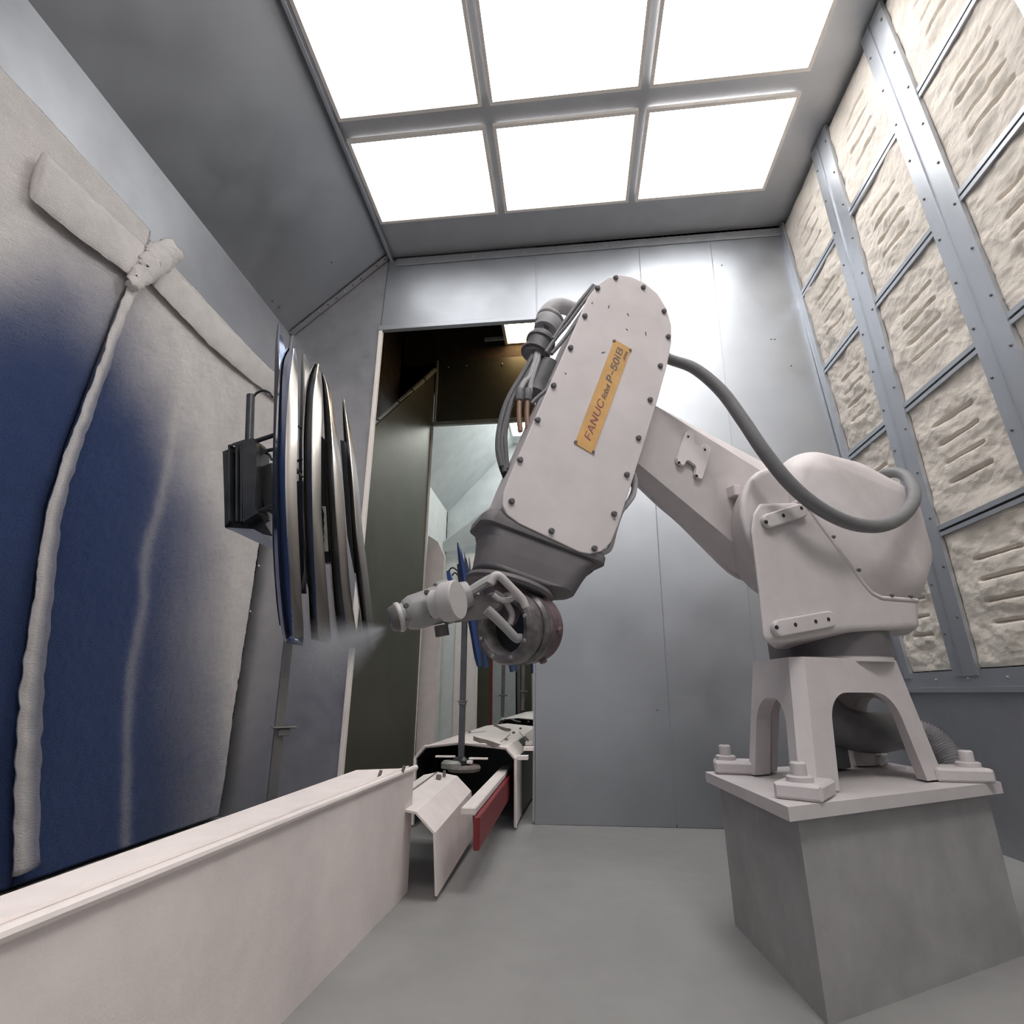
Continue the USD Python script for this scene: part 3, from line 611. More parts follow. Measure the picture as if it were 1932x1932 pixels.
def trim_loft(rows, offs, Y, bow=.15, sub=6):
    """rows: (y, x0, x1, ...) as surveyed on the strip's long creases; offs: how far behind Y each crease lies."""
    rows = np.array(rows, float); ys = rows[:, 0]; yy = np.linspace(ys[0], ys[-1], (len(ys)-1)*sub+1)
    from scipy.interpolate import PchipInterpolator
    X = np.stack([PchipInterpolator(ys, rows[:, 1+k])(yy) for k in range(rows.shape[1]-1)], 1)
    P = np.zeros((len(yy), X.shape[1], 3))
    for i, y in enumerate(yy):
        for k in range(X.shape[1]):
            P[i, k] = aY(X[i, k], y, Y+offs[k]+bow*(2*i/(len(yy)-1)-1)**2)
            if k == 0: z0 = P[i, k][2]
    return P
def trim(label, name, rows, offs, Y, mats, group, split=None):
    """A long bowed trim: body face, and its turned side flange as a part of its own."""
    if len(rows[0]) == 5:                                    # pressed ridges along the flange and the face
        rows = [(r[0], r[1], r[1]*.62+r[2]*.38, r[1]*.30+r[2]*.70, r[2], r[3], r[3]*.55+r[4]*.45, r[4]) for r in rows]
        offs = [offs[0], offs[0]*.62+offs[1]*.38-.035, offs[0]*.3+offs[1]*.7+.012, offs[1], offs[2], offs[2]*.55+offs[3]*.45-.006, offs[3]]; split = 4
    P = trim_loft(rows, offs, Y)
    c = P.reshape(-1, 3).mean(0); t = thing(name, label, 'trim panel', (c[0], c[1], P[..., 2].min()), group)
    s = split if split is not None else 1
    part(t, 'face', shell(P[:, s:], .006), mats[0], smooth=40)
    if s: part(t, 'side_flange', shell(P[:, :s+1], .006), mats[1], smooth=40)
    return t, P
Yt = 2.12; grp = 'bowed trims on the nearest rack'
A, PA = trim('leftmost bowed metallic trim of the nearest rack, with a blue side flange', 'trim_panel', [
    (657, 541, 548, 553, 557), (680, 530, 537, 551, 561), (720, 525, 533, 546, 562), (800, 521, 531, 540, 562), (900, 517, 530, 538, 560), (1000, 517, 533, 541, 563), (1080, 520, 537, 546, 567), (1140, 525, 541, 549, 570), (1195, 532, 547, 552, 573), (1206, 535, 548, 552, 573)],
    [.10, .03, .0, .05], Yt, ('trim_panel', 'trim_blue'), grp, 2)
part(A, 'end_lip', hull([aY(x, y, Yt+.14+d) for x, y, d in ((536, 1207, .08), (549, 1200, .0), (573, 1202, .05), (571, 1219, .05), (540, 1213, .03))]), 'trim_blue')
B, PB = trim('second bowed metallic trim from the left on the nearest rack', 'trim_panel', [
    (686, 593, 597, 600, 602), (710, 581, 588, 596, 606), (760, 574, 580, 590, 607), (840, 570, 577, 588, 606), (940, 570, 578, 589, 606), (1040, 574, 582, 592, 612), (1120, 579, 587, 596, 618), (1180, 583, 590, 599, 623), (1206, 586, 592, 602, 625)],
    [.08, .03, .0, .05], Yt+.08, ('trim_panel', 'trim_panel'), grp, 2)
part(B, 'end_lip', hull([aY(x, y, Yt+.22+d) for x, y, d in ((586, 1203, .05), (625, 1206, .05), (600, 1200, 0), (588, 1207, .05), (620, 1213, .05))]), 'trim_panel')
Cc, PC = trim('third bowed trim, narrow and leaning right, between the second and the rightmost trim', 'trim_panel', [
    (703, 606, 607, 608, 609), (725, 607, 610, 615, 620), (800, 609, 616, 624, 632), (880, 612, 620, 629, 644), (960, 616, 624, 633, 650), (1040, 620, 629, 639, 655), (1120, 625, 635, 646, 662), (1190, 633, 643, 655, 672), (1222, 640, 650, 660, 676)],
    [.08, .03, .0, .05], Yt+.16, ('trim_panel', 'trim_panel'), grp, 2)
D, PD = trim('rightmost slender trim of the nearest rack, leaning towards the spray gun', 'trim_panel', [
    (752, 646, 647, 648, 649), (790, 646, 649, 653, 657), (850, 649, 654, 660, 669), (920, 653, 659, 666, 677), (1000, 660, 666, 672, 684), (1080, 669, 675, 682, 694), (1150, 678, 684, 690, 702), (1190, 683, 689, 695, 706), (1226, 689, 694, 700, 709)],
    [.08, .03, .0, .05], Yt+.24, ('trim_panel', 'trim_panel'), grp, 2)
E1, _ = trim('glossy blue-grey trim standing tallest behind the leftmost one', 'trim_panel', [
    (612, 524, 526, 528), (640, 520, 525, 534), (700, 518, 527, 545), (800, 516, 530, 548), (900, 514, 530, 548), (1000, 514, 530, 550), (1120, 520, 535, 555), (1180, 527, 540, 560)],
    [.02, .0, .05], Yt+.16, ('trim_blue', 'black_frame'), grp, 1)
E2, _ = trim('dark-edged trim standing behind the second one', 'trim_panel', [
    (668, 570, 572, 576), (690, 568, 573, 583), (740, 567, 573, 588), (850, 564, 572, 590), (1000, 563, 573, 596), (1120, 566, 577, 600)],
    [.02, .0, .05], Yt+.22, ('trim_panel', 'black_frame'), grp, 1)

# the black rack that carries the trims
rk = thing('hanging_rack', 'black moulded rack of ribbed plates and wire loops behind the nearest trims', 'rack', (-1.2, 2.4, .9))
Yr = 2.42
def plate(pts, Y, d): return extrude([aY(x, y, Y) for x, y in pts], (0, d, 0))
part(rk, 'back_plate', plate([(420, 852), (425, 996), (436, 1000), (480, 992), (482, 990), (478, 840), (455, 838)], Yr+.06, .02), 'black')
part(rk, 'end_plate', plate([(421, 851), (430, 858), (432, 985), (424, 994)], Yr-.02, .05), 'black_frame')
for x0, x1 in ((430, 434), (444, 448), (453, 457)):
    part(rk, 'rib', plate([(x0, 840), (x1, 838), (x1, 982), (x0, 984)], Yr-.05, .10), 'black_frame')
part(rk, 'side_block', plate([(457, 833), (478, 826), (485, 845), (481, 955), (486, 968), (458, 985)], Yr-.06, .12), 'black_frame')
part(rk, 'top_plate', hull([aY(x, y, Yr+d) for x, y in ((430, 842), (440, 836), (465, 828), (478, 832), (478, 838)) for d in (-.05, .08)]), 'black_frame')
part(rk, 'bottom_tray', hull([aY(x, y, Yr+d) for x, y in ((425, 995), (478, 998), (515, 1018), (516, 1036), (482, 1022)) for d in (-.02, .08)]), 'galvanised_dull')
part(rk, 'socket_tube', rod(aY(470, 842, Yr-.03), aY(473, 746, Yr-.03), .021, 16), 'black_frame')
part(rk, 'arm', rod(aY(478, 834, Yr-.02), aY(520, 820, Yr-.02), .012, 8), 'black')
part(rk, 'arm', cat([hull([aY(x, y, Yr+d) for x, y in ((478, 832), (482, 838), (505, 852), (478, 868)) for d in (-.02, .03)]), rod(aY(490, 853, Yr), aY(520, 847, Yr), .010, 8)]), 'black')
part(rk, 'wire_loop', tube([aY(x, y, Yr) for x, y in ((478, 750), (484, 742), (496, 737), (508, 741), (514, 749))], .0065, 8, 6), 'black')
part(rk, 'wire_loop', tube([aY(x, y, Yr) for x, y in ((478, 866), (486, 858), (498, 854), (508, 858), (513, 868))], .0065, 8, 6), 'black')
part(rk, 'clamp_block', plate([(490, 882), (512, 873), (518, 960), (500, 962), (494, 930)], Yr, .10), 'black')
part(rk, 'clamp_block', plate([(481, 893), (496, 905), (500, 950), (482, 958)], Yr+.02, .06), 'grime')
part(rk, 'strut', rod(aY(456, 978, Yr-.03), aY(520, 952, Yr-.03), .010, 8), 'black_frame')
part(rk, 'strut', cat([hull([aY(x, y, Yr+d) for x, y in ((430, 975), (482, 962), (490, 972), (515, 1012), (480, 998), (428, 994)) for d in (0, .03)])]), 'black')
for pts in (((557, 800), (568, 808)), ((556, 872), (570, 866)), ((556, 880), (570, 900)), ((556, 894), (570, 889))):
    part(rk, 'hook', rod(aY(*pts[0], Yt+.12), aY(*pts[1], Yt+.12), .006, 8), 'black')
part(rk, 'spine', plate([(560, 908), (570, 905), (574, 1075), (567, 1110), (562, 1000)], Yt+.20, .03), 'black')
part(rk, 'spine', plate([(604, 820), (611, 830), (619, 980), (622, 1060), (612, 1062), (606, 960)], Yt+.22, .03), 'black')
part(rk, 'spine', plate([(642, 830), (650, 832), (662, 960), (668, 1080), (655, 1010)], Yt+.27, .03), 'black')
part(rk, 'toothed_strip', plate([(607, 955), (614, 955), (619, 1040), (612, 1040)]+[(610.5, 1038-8*k) if k % 2 else (612, 1034-8*k) for k in range(9)], Yt+.19, .006), 'conduit', label='pale toothed strip')

# further racks in the next booth
gf = 'trims hanging on the second pole'
def far_trim(rows, Y, label, grp, mat='trim_far'):
    P = trim_loft(rows, [.05, 0, .05][:len(rows[0])-1], Y, 0., 3); c = P.reshape(-1, 3).mean(0)
    t = thing('trim_panel', label, 'trim panel', (c[0], c[1], P[..., 2].min()), grp)
    part(t, 'face', shell(P, .008), mat, smooth=40); return t
Ya = 3.95
far_trim([(1024, 862, 864, 866), (1060, 865, 870, 876), (1120, 873, 880, 890), (1200, 888, 893, 900), (1250, 897, 902, 908), (1258, 900, 904, 908)], Ya, 'blue trim nearest the second pole, half behind the spray gun', gf)
far_trim([(1040, 875, 876, 877), (1080, 878, 881, 886), (1150, 886, 891, 898), (1220, 898, 904, 912), (1260, 904, 909, 915)], Ya+.06, 'blue trim in the middle of the second rack', gf, 'trim_blue')
far_trim([(1052, 884, 885, 886), (1100, 887, 890, 894), (1180, 898, 902, 908), (1240, 908, 912, 918), (1258, 912, 916, 922)], Ya+.12, 'dark blue trim farthest right on the second rack', gf)
rk2 = thing('hanging_rack', 'small dark rack with wire loops behind the spray gun', 'rack', aY(855, 1090, Ya+.1))
part(rk2, 'block', plate([(842, 1078), (847, 1075), (858, 1108), (850, 1112), (845, 1105)], Ya+.1, .08), 'trim_far')
part(rk2, 'plate', plate([(862, 1065), (866, 1063), (870, 1105), (865, 1106)], Ya+.1, .04), 'black')
part(rk2, 'wire_loop', tube([aY(x, y, Ya+.1) for x, y in ((847, 1078), (851, 1072), (857, 1072), (863, 1077))], .006, 8, 6), 'black')
part(rk2, 'wire_loop', tube([aY(x, y, Ya+.1) for x, y in ((853, 1086), (857, 1081), (861, 1082), (865, 1087))], .006, 8, 6), 'black')
far_trim([(1150, 950, 953, 957), (1240, 957, 961, 966), (1268, 962, 965, 969)], 7.3, 'left one of two bright blue trims below the wrist', 'two blue trims below the wrist')
far_trim([(1150, 958, 962, 968), (1240, 966, 970, 975), (1266, 969, 973, 977)], 7.4, 'right one of two bright blue trims below the wrist', 'two blue trims below the wrist')
far_trim([(1150, 995, 997, 999), (1240, 1000, 1003, 1006), (1270, 1002, 1005, 1008)], 9.5, 'farthest blue trim at the right edge of the opening', None)

# ------------------------------------------------------------------ the painting robot
al = math.radians(25)
AN = np.array([math.sin(al), -math.cos(al), 0]); AU = np.array([math.cos(al), math.sin(al), 0]); AV = np.array([0, 0, 1.])
AO = np.array([.03, 1.75, 0])
def ap(x, y, off=0.): return aP(x, y, AO+AN*off, AN)
ZP = .545
rb = thing('painting_robot', 'dusty pinkish grey paint robot with an orange name plate on its raised forearm', 'robot', (1.07, 2.5, ZP))
# pedestal: four legs with arched openings
Lf, Ff, Rf, Bf = [np.array([*p, ZP]) for p in ((.70, 2.56), (.745, 2.03), (1.43, 2.44), (1.36, 2.92))]
cen = (Lf+Ff+Rf+Bf)/4; cen = np.array([cen[0], cen[1], ZP])
ztp = aY(1570, 1243, 2.3)[2]
topc = [cen+(p-cen)*.80+np.array([0, 0, ztp-ZP]) for p in (Lf, Ff, Rf, Bf)]
def chamf(c, f):
    out = []
    for i in range(4):
        p, a, b = c[i], c[i-1], c[(i+1) % 4]; out += [p+unit(a-p)*f, p+unit(b-p)*f]
    return out
topc2 = chamf(topc, .05); botc2 = chamf([cen+(p-cen)*1.0 for p in (Lf, Ff, Rf, Bf)], .05)
outer = hull(np.vstack([topc2, [p-np.array([0, 0, .05]) for p in topc2], botc2]))
inner = hull(np.vstack([[cen+(p-cen)*[.80, .80, 1]-np.array([0, 0, .06]) for p in topc2], [cen+(p-cen)*.80-np.array([0, 0, .05]) for p in botc2]]))
man = to_manifold(outer)-to_manifold(inner)
def arch(a, b, width_b, width_t, ztop, through):
    """A prism with a rounded top right through the pedestal, along its other side."""
    mid = (a+b)/2; u = unit(b-a); n = unit(through)
    h = ztop-ZP; r = min(.13, width_t/2)
    poly = Polygon([(-width_b/2, -.2), (width_b/2, -.2), (width_t/2, h), (-width_t/2, h)]).buffer(-r*.9).buffer(r*.9)
    return to_manifold(extrude_poly(poly, mid-n*1.0, u, np.array([0, 0, 1.]), n*2.0))
man = man-arch(Ff, Rf, .57, .36, ZP+.31, Lf-Ff)-arch(Lf, Ff, .36, .24, ZP+.29, Rf-Ff)
part(rb, 'pedestal', from_manifold(man), 'robot', smooth=30)
for nme, p, ax in (('left', Lf, 0), ('front', Ff, 1), ('right', Rf, 2), ('back', Bf, 3)):
    d = unit((p-cen)*[1, 1, 0]); c = p+d*.02; s = np.array([-d[1], d[0], 0])
    ft = part(rb, 'foot', rbox(c+(0, 0, .018), (.19, .14, .05), .01, np.stack([d, s, [0, 0, 1.]])), 'robot')
    q = c+d*.045+np.array([0, 0, .043])
    part(ft, 'washer', lathe([(0, 0), (0, .040), (.014, .040), (.018, .034), (.018, 0)], q, (0, 0, 1), 20), 'robot')
    part(ft, 'bolt_head', lathe([(.018, 0), (.018, .024), (.052, .024), (.057, .020), (.057, .010), (.045, .009), (.045, 0)], q, (0, 0, 1), 16), 'robot')
# swivel neck
nc = np.array([1.10, 2.52, 0]); nr = .222; zn1 = aY(1570, 1190, 2.27)[2]
part(rb, 'neck', lathe([(ztp-.01, 0), (ztp-.01, nr*1.03), (ztp+.012, nr*1.03), (ztp+.018, nr), (zn1+.06, nr), (zn1+.06, 0)], nc, (0, 0, 1), 56), 'robot')
part(rb, 'neck_cover', lathe([(ztp+.012, nr+.002), (ztp+.012, nr+.010), (zn1+.02, nr+.010), (zn1+.02, nr+.002)], nc, (0, 0, 1), 56), 'robot_grey')
# shoulder: cast body with a dome behind it
f1 = 0.0
body_px = [(1415, 1000), (1419, 968), (1432, 948), (1512, 946), (1530, 962), (1546, 985), (1600, 1058), (1634, 1105), (1646, 1118), (1662, 1127), (1731, 1132), (1735, 1183), (1700, 1187), (1600, 1191), (1470, 1212), (1446, 1212), (1438, 1203), (1430, 1120)]
pts = np.array([ap(x, y, f1) for x, y in body_px])
o, u, v, n = frame_of(pts, -AN)
poly = Polygon(np.c_[(pts-o) @ u, (pts-o) @ v])
poly_r = poly.buffer(-.02).buffer(.02)
if 0: lay = [extrude_poly(poly_r.buffer(-.014), o, u, v, -AN*.02), extrude_poly(poly_r.buffer(-.006), o-AN*.005, u, v, -AN*.02), extrude_poly(poly_r.buffer(-.001), o-AN*.012, u, v, -AN*.02)]
def bevel_loft(poly, o, u, v, vec, b, step=.012):
    """Any planar outline extruded along vec with its front edge rounded by b (front face at o, normal against vec)."""
    L_ = np.linalg.norm(vec); d = vec/L_; ring = poly.exterior; n = int(ring.length/step)
    R = np.array([ring.interpolate(i/n, normalized=True).coords[0] for i in range(n)])
    T = np.roll(R, -1, 0)-np.roll(R, 1, 0); T /= np.linalg.norm(T, axis=1)[:, None]; N = np.c_[-T[:, 1], T[:, 0]]
    if not poly.contains(Point(*(R[0]+N[0]*1e-3))): N = -N
    rows = []
    for a in np.radians([90, 70, 50, 30, 15, 0]): rows.append((b*(1-math.cos(a)), b*(1-math.sin(a))))
    rows.append((0, L_))
    P = np.array([[o+u*q[0]+v*q[1]+d*e for q in R+N*c] for c, e in rows]); P = np.concatenate([P, P[:, :1]], 1)
    g = grid_mesh(P)
    tri = trimesh.creation.triangulate_polygon(Polygon(R+N*b), engine='earcut'); w = np.array(tri[0])
    cap = trimesh.Trimesh(np.array([o+u*x+v*y for x, y in w]), tri[1], process=False)
    t = cat([g, cap]); t.merge_vertices(digits_vertex=6); t.fix_normals(); return t
VD = unit([.40, .92, 0])                                  # the shoulder is turned a little from the forearm's plane
part(rb, 'shoulder_body', bevel_loft(poly_r, o, u, v, VD*.34, .022), 'robot', smooth=50)
def sph(c, r): t = trimesh.creation.icosphere(3, r); return np.array(t.vertices)+c
def pr_(x, y, off): return ap(x, y, off)
mpx = lambda off: 1020/np.dot(ap(1570, 1000, off)-EYE, FW)
def ball(x, y, rpx, off): return sph(ap(x, y, off), rpx/mpx(off))
fo = -.11
face = [ap(x, y, fo) for x, y in ((1516, 945), (1528, 888), (1545, 868), (1566, 868), (1600, 893), (1632, 936), (1652, 985), (1662, 1050), (1664, 1122), (1610, 1065))]
dome = hull(np.vstack([face, ball(1530, 918, 66, -.27), ball(1590, 932, 66, -.29), ball(1650, 972, 74, -.31), ball(1668, 1045, 74, -.30), ball(1660, 1085, 70, -.25), ball(1560, 1060, 70, -.27)]))
part(rb, 'shoulder_dome', dome, 'robot', smooth=15)
cc = ap(1504, 984, 0); cr = 113/1020*np.dot(ap(1504, 984, -.1)-EYE, FW)
cq = AN*-.025+cc; th = np.linspace(np.pi/2, np.pi*1.5, 24)
cring = [cq+AU*cr*math.cos(t)+AV*cr*math.sin(t) for t in th]+[cq+AU*.02-AV*cr, cq+AU*.02+AV*cr]
part(rb, 'shoulder_cap', bevel_slab(cring, unit([.10, 1, 0])*.40, .035), 'robot', smooth=40)
# flange line with screws between body and dome
fl = [ap(x, y, -.0) for x, y in ((1508, 947), (1528, 962), (1545, 986), (1600, 1060), (1634, 1106), (1646, 1119), (1664, 1128), (1731, 1133))]
fl = [p-AN*.004 for p in fl]
part(rb, 'flange_strip', cat([hull(np.vstack([sph(a, .009), sph(b, .009), sph(a-AN*.03, .012), sph(b-AN*.03, .012)])) for a, b in zip(fl[:-1], fl[1:])]), 'robot')
for x, y in ((1531, 960), (1570, 1016), (1618, 1079), (1680, 1126), (1716, 1128)):
    part(rb, 'screw', bolt(ap(x, y, .0)+AN*.002+np.array([.004, 0, .006]), unit(AN+AV), .008, .008, 8), 'dark_screw')
def tab(a, b, rpx, holes, off):
    r = rpx/mpx(off); A, B = ap(*a, off), ap(*b, off)
    d = unit(B-A); s = np.cross(d, AN); th = np.linspace(-np.pi/2, np.pi/2, 9)
    P = [B+r*(math.cos(t)*d+math.sin(t)*s) for t in th]+[A-r*(math.cos(t)*d+math.sin(t)*s) for t in th]
    m = part(rb, 'lug_plate', bevel_slab(P, AN*.024, .006), 'robot')
    for h in holes: part(m, 'hole', bolt(ap(*h, off)+AN*.0245, AN, .0075, .0012, 12), 'black')
tab((1445, 985), (1505, 966), 13, ((1437, 988), (1469, 976), (1503, 962)), .0)
tab((1465, 1186), (1558, 1169), 14, ((1456, 1185), (1491, 1180), (1529, 1174), (1553, 1170)), .0)
# lower arm from the shoulder to the elbow
ia = -.20
arm_px = [(1424, 1096), (1424, 884), (1330, 826), (1238, 762), (1180, 730), (1120, 760), (1130, 850), (1198, 905), (1280, 985), (1330, 1035), (1375, 1080), (1400, 1092)]
apts = [ap(x, y, ia) for x, y in ((1440, 890), (1424, 884), (1330, 826), (1238, 765), (1150, 730), (1150, 830), (1202, 872), (1320, 972), (1380, 1022), (1420, 1040), (1440, 1030))]
def face_poly(pp, off):
    P = np.array([ap(x, y, off) for x, y in pp]); o, u, v, n = frame_of(P, -AN); return Polygon(np.c_[(P-o) @ u, (P-o) @ v]), o, u, v
front = np.array(apts); cm = front.mean(0)
bk = [ap(x, y, ia-.16) for x, y in ((1470, 888), (1424, 884), (1300, 806), (1238, 768), (1160, 730), (1150, 850), (1197, 908), (1282, 985), (1332, 1036), (1374, 1078), (1402, 1094), (1470, 1096))]
low = hull(np.vstack([front+(cm-front)*.012, front-AN*.006, bk]))
part(rb, 'lower_arm', low, 'robot', smooth=30)
part(rb, 'lower_arm_lip', tube([ap(x, y, ia-.158) for x, y in ((1190, 900), (1240, 948), (1282, 984), (1332, 1034), (1374, 1075), (1402, 1091), (1430, 1094))], .012, 8, 4), 'robot', smooth=40)
brk = [(1291.5, 817), (1296.8, 815.4), (1303, 820.7), (1303.8, 825), (1303.5, 834), (1306.5, 841), (1314.4, 846.2), (1319.7, 848), (1322.3, 841.8), (1326.7, 840), (1335.5, 848), (1335, 853.3), (1321.4, 900.8), (1318.8, 906), (1313.5, 905.2), (1307.3, 897.3), (1308.2, 885), (1307.3, 881.4), (1295, 871.7), (1290.6, 871.7), (1284.5, 881.4), (1273.9, 874.4), (1273, 867.3)]
bp, o, u, v = face_poly(brk, ia+.002)
bm = part(rb, 'bracket_plate', extrude_poly(bp, o+AN*.004, u, v, AN*.016), 'robot_pale', smooth=False, label='butterfly shaped mounting plate')
for x, y in ((1298.5, 823.7), (1329.9, 848.3), (1281.5, 872.6), (1314.7, 897.8)): part(bm, 'hole', bolt(ap(x, y, ia+.023), AN, .0055, .0022, 10), 'black')
bb = ap(1385, 928, ia+.02); part(rb, 'stop_block', rbox(bb, (.04, .05, .05), .004, np.stack([AU, AN, AV])), 'robot_cover')
# forearm: deep box behind a rounded cover plate
cov_px = [(1110, 560), (1127, 537), (1145, 525), (1167, 519), (1190, 523), (1215, 534), (1240, 555), (1257, 583), (1266, 615), (1266, 648), (1258, 690), (1240, 755), (1215, 835), (1190, 915), (1166, 990), (1152, 1024), (1134, 1041), (1112, 1046), (1092, 1042), (1030, 1012), (978, 988), (956, 972), (947, 953), (949, 930), (965, 890), (1000, 812), (1040, 722), (1080, 630)]
cov = np.array([ap(x, y, 0) for x, y in cov_px])
cp = Polygon(np.c_[(cov-AO) @ AU, cov[:, 2]])
cov_s = cp.buffer(-.03).buffer(.03)
ring = np.array(cov_s.exterior.coords)
cov3 = lambda P, off: np.array([AO+AU*x+AV*z+AN*off for x, z in P])
part(rb, 'forearm_cover', bevel_slab(cov3(ring, -.012), AN*.016, .004), 'robot_cover', smooth=30)
bx = np.array(cp.buffer(-.008).exterior.coords)
part(rb, 'forearm_box', bevel_slab(cov3(bx, -.010), -AN*.20, .012), 'robot', smooth=30)
for x, y in ((1161, 525), (1213, 543), (1252, 588), (1260, 636), (1245, 691), (1226, 755), (1204, 827), (1182, 896), (1158, 970), (1121, 1035), (1127, 545), (1103, 597), (1076, 657), (1044, 728), (1014, 793), (981, 868), (965, 946), (1040, 1002)):
    p = ap(x, y, .004); part(rb, 'cover_screw', lathe([(-.004, 0), (-.004, .011), (.006, .0105), (.011, .008), (.012, .004), (.009, 0)], p, AN, 12), 'robot_grey')
for pts in (((1117, 572), (1118, 570)), ((1148, 580), (1149, 576)), ((1184, 592), (1186, 596)), ((1218, 627), (1219, 633)), ((1136, 666), (1141, 664)), ((1067, 704), (1068, 706)), ((1182, 621), (1184, 623))):
    a, b = ap(*pts[0], .0042), ap(*pts[1], .0042); part(rb, 'paint_chip', hull(np.vstack([sph(a, .0025)*1, sph(b, .0018)])), 'robot_grey', smooth=False)
# the name plate with its lettering
sg = [(1159, 641), (1190, 659), (1118, 857), (1084, 837)]
sp = np.array([ap(x, y, .0045) for x, y in sg])
sign = part(rb, 'name_plate', extrude(sp, AN*.003), 'sign', smooth=False, label='orange name plate with faded lettering')
for p in sp: part(sign, 'rivet', bolt(p+(sp.mean(0)-p)*.03+AN*.003, AN, .006, .004, 8), 'grime')
su = unit((sp[0]+sp[1]-sp[2]-sp[3])/2); sv_ = unit(np.cross(AN, su)); L = np.linalg.norm((sp[0]+sp[1]-sp[2]-sp[3])/2); W = np.linalg.norm((sp[1]+sp[2]-sp[0]-sp[3])/2)
so = (sp[2]+sp[3])/2
sv_ = unit(((sp[0]+sp[3])-(sp[1]+sp[2]))/2); sv_ = unit(sv_-(sv_ @ su)*su)
def letters(text, s0, s1, w0, h, mat, slant=.0, bold=False):
    t = meshkit.text_mesh(text, h, .0012, bold); V = np.array(t.vertices)
    x0, x1 = V[:, 0].min(), V[:, 0].max(); V[:, 0] = (V[:, 0]-x0)/(x1-x0)*(s1-s0)*L+s0*L+slant*V[:, 1]
    t.vertices = so+su*V[:, :1]+sv_*(V[:, 1:2]+(w0-.5)*W)+AN*(.0031+V[:, 2:])
    if np.linalg.det(np.stack([su, sv_, AN])) < 0: t.invert()
    part(sign, 'lettering', t, mat, smooth=False)
letters('FANUC', .08, .43, .34, W*.36, 'sign_red', .25)
letters('Robot', .455, .585, .34, W*.26, 'sign_grey', .3)
letters('P-50', .615, .84, .34, W*.36, 'sign_grey', .2, True)
letters('iB', .855, .95, .36, W*.36, 'sign_grey', .1)
letters('JBM', .86, .95, .10, W*.13, 'sign_grey', 0)
# collar at the end of the forearm, tapered boot and round rim
wa = unit(ap(1020, 1010, 0)-ap(1150, 640, 0)); wb_ = unit(AU-(AU @ wa)*wa)
fc = (ap(895, 985, -.1)+ap(1137, 1075, -.1))/2; hw = np.linalg.norm(ap(895, 985, -.1)-ap(1137, 1075, -.1))/2
wb_ = unit(ap(1137, 1075, -.1)-ap(895, 985, -.1)); wa2 = unit(np.cross(wb_, AN)); wa2 = wa2 if wa2[2] < 0 else -wa2
def rrect(c, a, b, r, k=6):
    P = []
    for sx, sy, t0 in ((1, 1, 0), (-1, 1, 90), (-1, -1, 180), (1, -1, 270)):
        for t in np.linspace(t0, t0+90, k): P.append((sx*(a-r)+r*math.cos(math.radians(t)), sy*(b-r)+r*math.sin(math.radians(t))))
    return np.array([c+wb_*x+AN*y for x, y in P])
fc = fc-wb_*.012; hw = hw*.93
ring0 = rrect(fc-wa2*.035, hw*.93, .092, .04); ring1 = rrect(fc-wa2*.012, hw*1.0, .100, .04); ring2 = rrect(fc+wa2*.012, hw*1.0, .100, .04); ring3 = rrect(fc+wa2*.018, hw*.96, .094, .04)
part(rb, 'collar', hull(np.vstack([ring0, ring1, ring2, ring3])), 'robot_grey', smooth=35)
rim = np.array(ap(960, 1112, -.10)); rimr = 80/1020*np.dot(rim-EYE, FW)
def circ(c, r, k=24): t = np.arange(k)*2*np.pi/k; return np.array([c+wb_*r*math.cos(x)+AN*r*math.sin(x)*.85 for x in t])
tp = [(.018, hw*.93, .090, .05), (.05, hw*.85, .094, .06), (.09, hw*.80, .098, .07), (.14, hw*.76, .1, .08)]
rows = []
for h, a, b, r in tp: rows.append(rrect(fc+wa2*h-wb_*(h*.12), a, b, r))
rows.append(circ(rim-wa2*.01, rimr)); 
part(rb, 'boot', cat([hull(np.vstack([rows[i], rows[i+1]])) for i in range(len(rows)-1)]), 'robot_grey', smooth=45)
part(rb, 'boot_fin', hull([ap(x, y, -.1+d) for x, y in ((1065, 1060), (1120, 1078), (1062, 1115), (1050, 1127), (1030, 1130)) for d in (-.03, .03)]), 'robot_grey')
part(rb, 'wrist_rim', lathe([(0, rimr*.9), (0, rimr*1.04), (.012, rimr*1.07), (.022, rimr*1.02), (.022, 0)], rim-wa2*.012, wa2, 40), 'robot_grey')
# hollow wrist: two grimy rings, seen into
wd = unit(-AU*.84+AN*.52-AV*.08)
wc2 = ap(962, 1184, -.02); rr = 66/1020*np.dot(wc2-EYE, FW)
wc = wc2-wd*.060; wc3 = wc2-wd*.105
part(rb, 'wrist_knuckle', hull(np.vstack([circ(rim+wa2*.01, rimr*.84), sph(wc3-wd*.015, rr*.86)])), 'wrist_grime', smooth=40)
part(rb, 'wrist_ring', lathe([(-.05, 0), (-.05, rr*.86), (-.03, rr*.98), (.0, rr*1.03), (.022, rr*1.0), (.028, rr*.90), (.028, 0)], wc3, wd, 48), 'wrist_grime')
part(rb, 'wrist_ring', lathe([(-.022, 0), (-.022, rr*.92), (-.012, rr*1.05), (.012, rr*1.06), (.022, rr*.98), (.024, rr*.9), (.024, 0)], wc, wd, 48), 'wrist_pale')
part(rb, 'wrist_ring', lathe([(-.034, rr*.6), (-.034, rr*.94), (-.02, rr*1.02), (.016, rr*1.04), (.030, rr*.98), (.036, rr*.88), (.034, rr*.76), (.020, rr*.70), (-.03, rr*.68)], wc2, wd, 48), 'wrist_pale')
part(rb, 'wrist_bore', lathe([(.0, 0), (.0, rr*.71)], wc2-wd*.020, wd, 40), 'black')
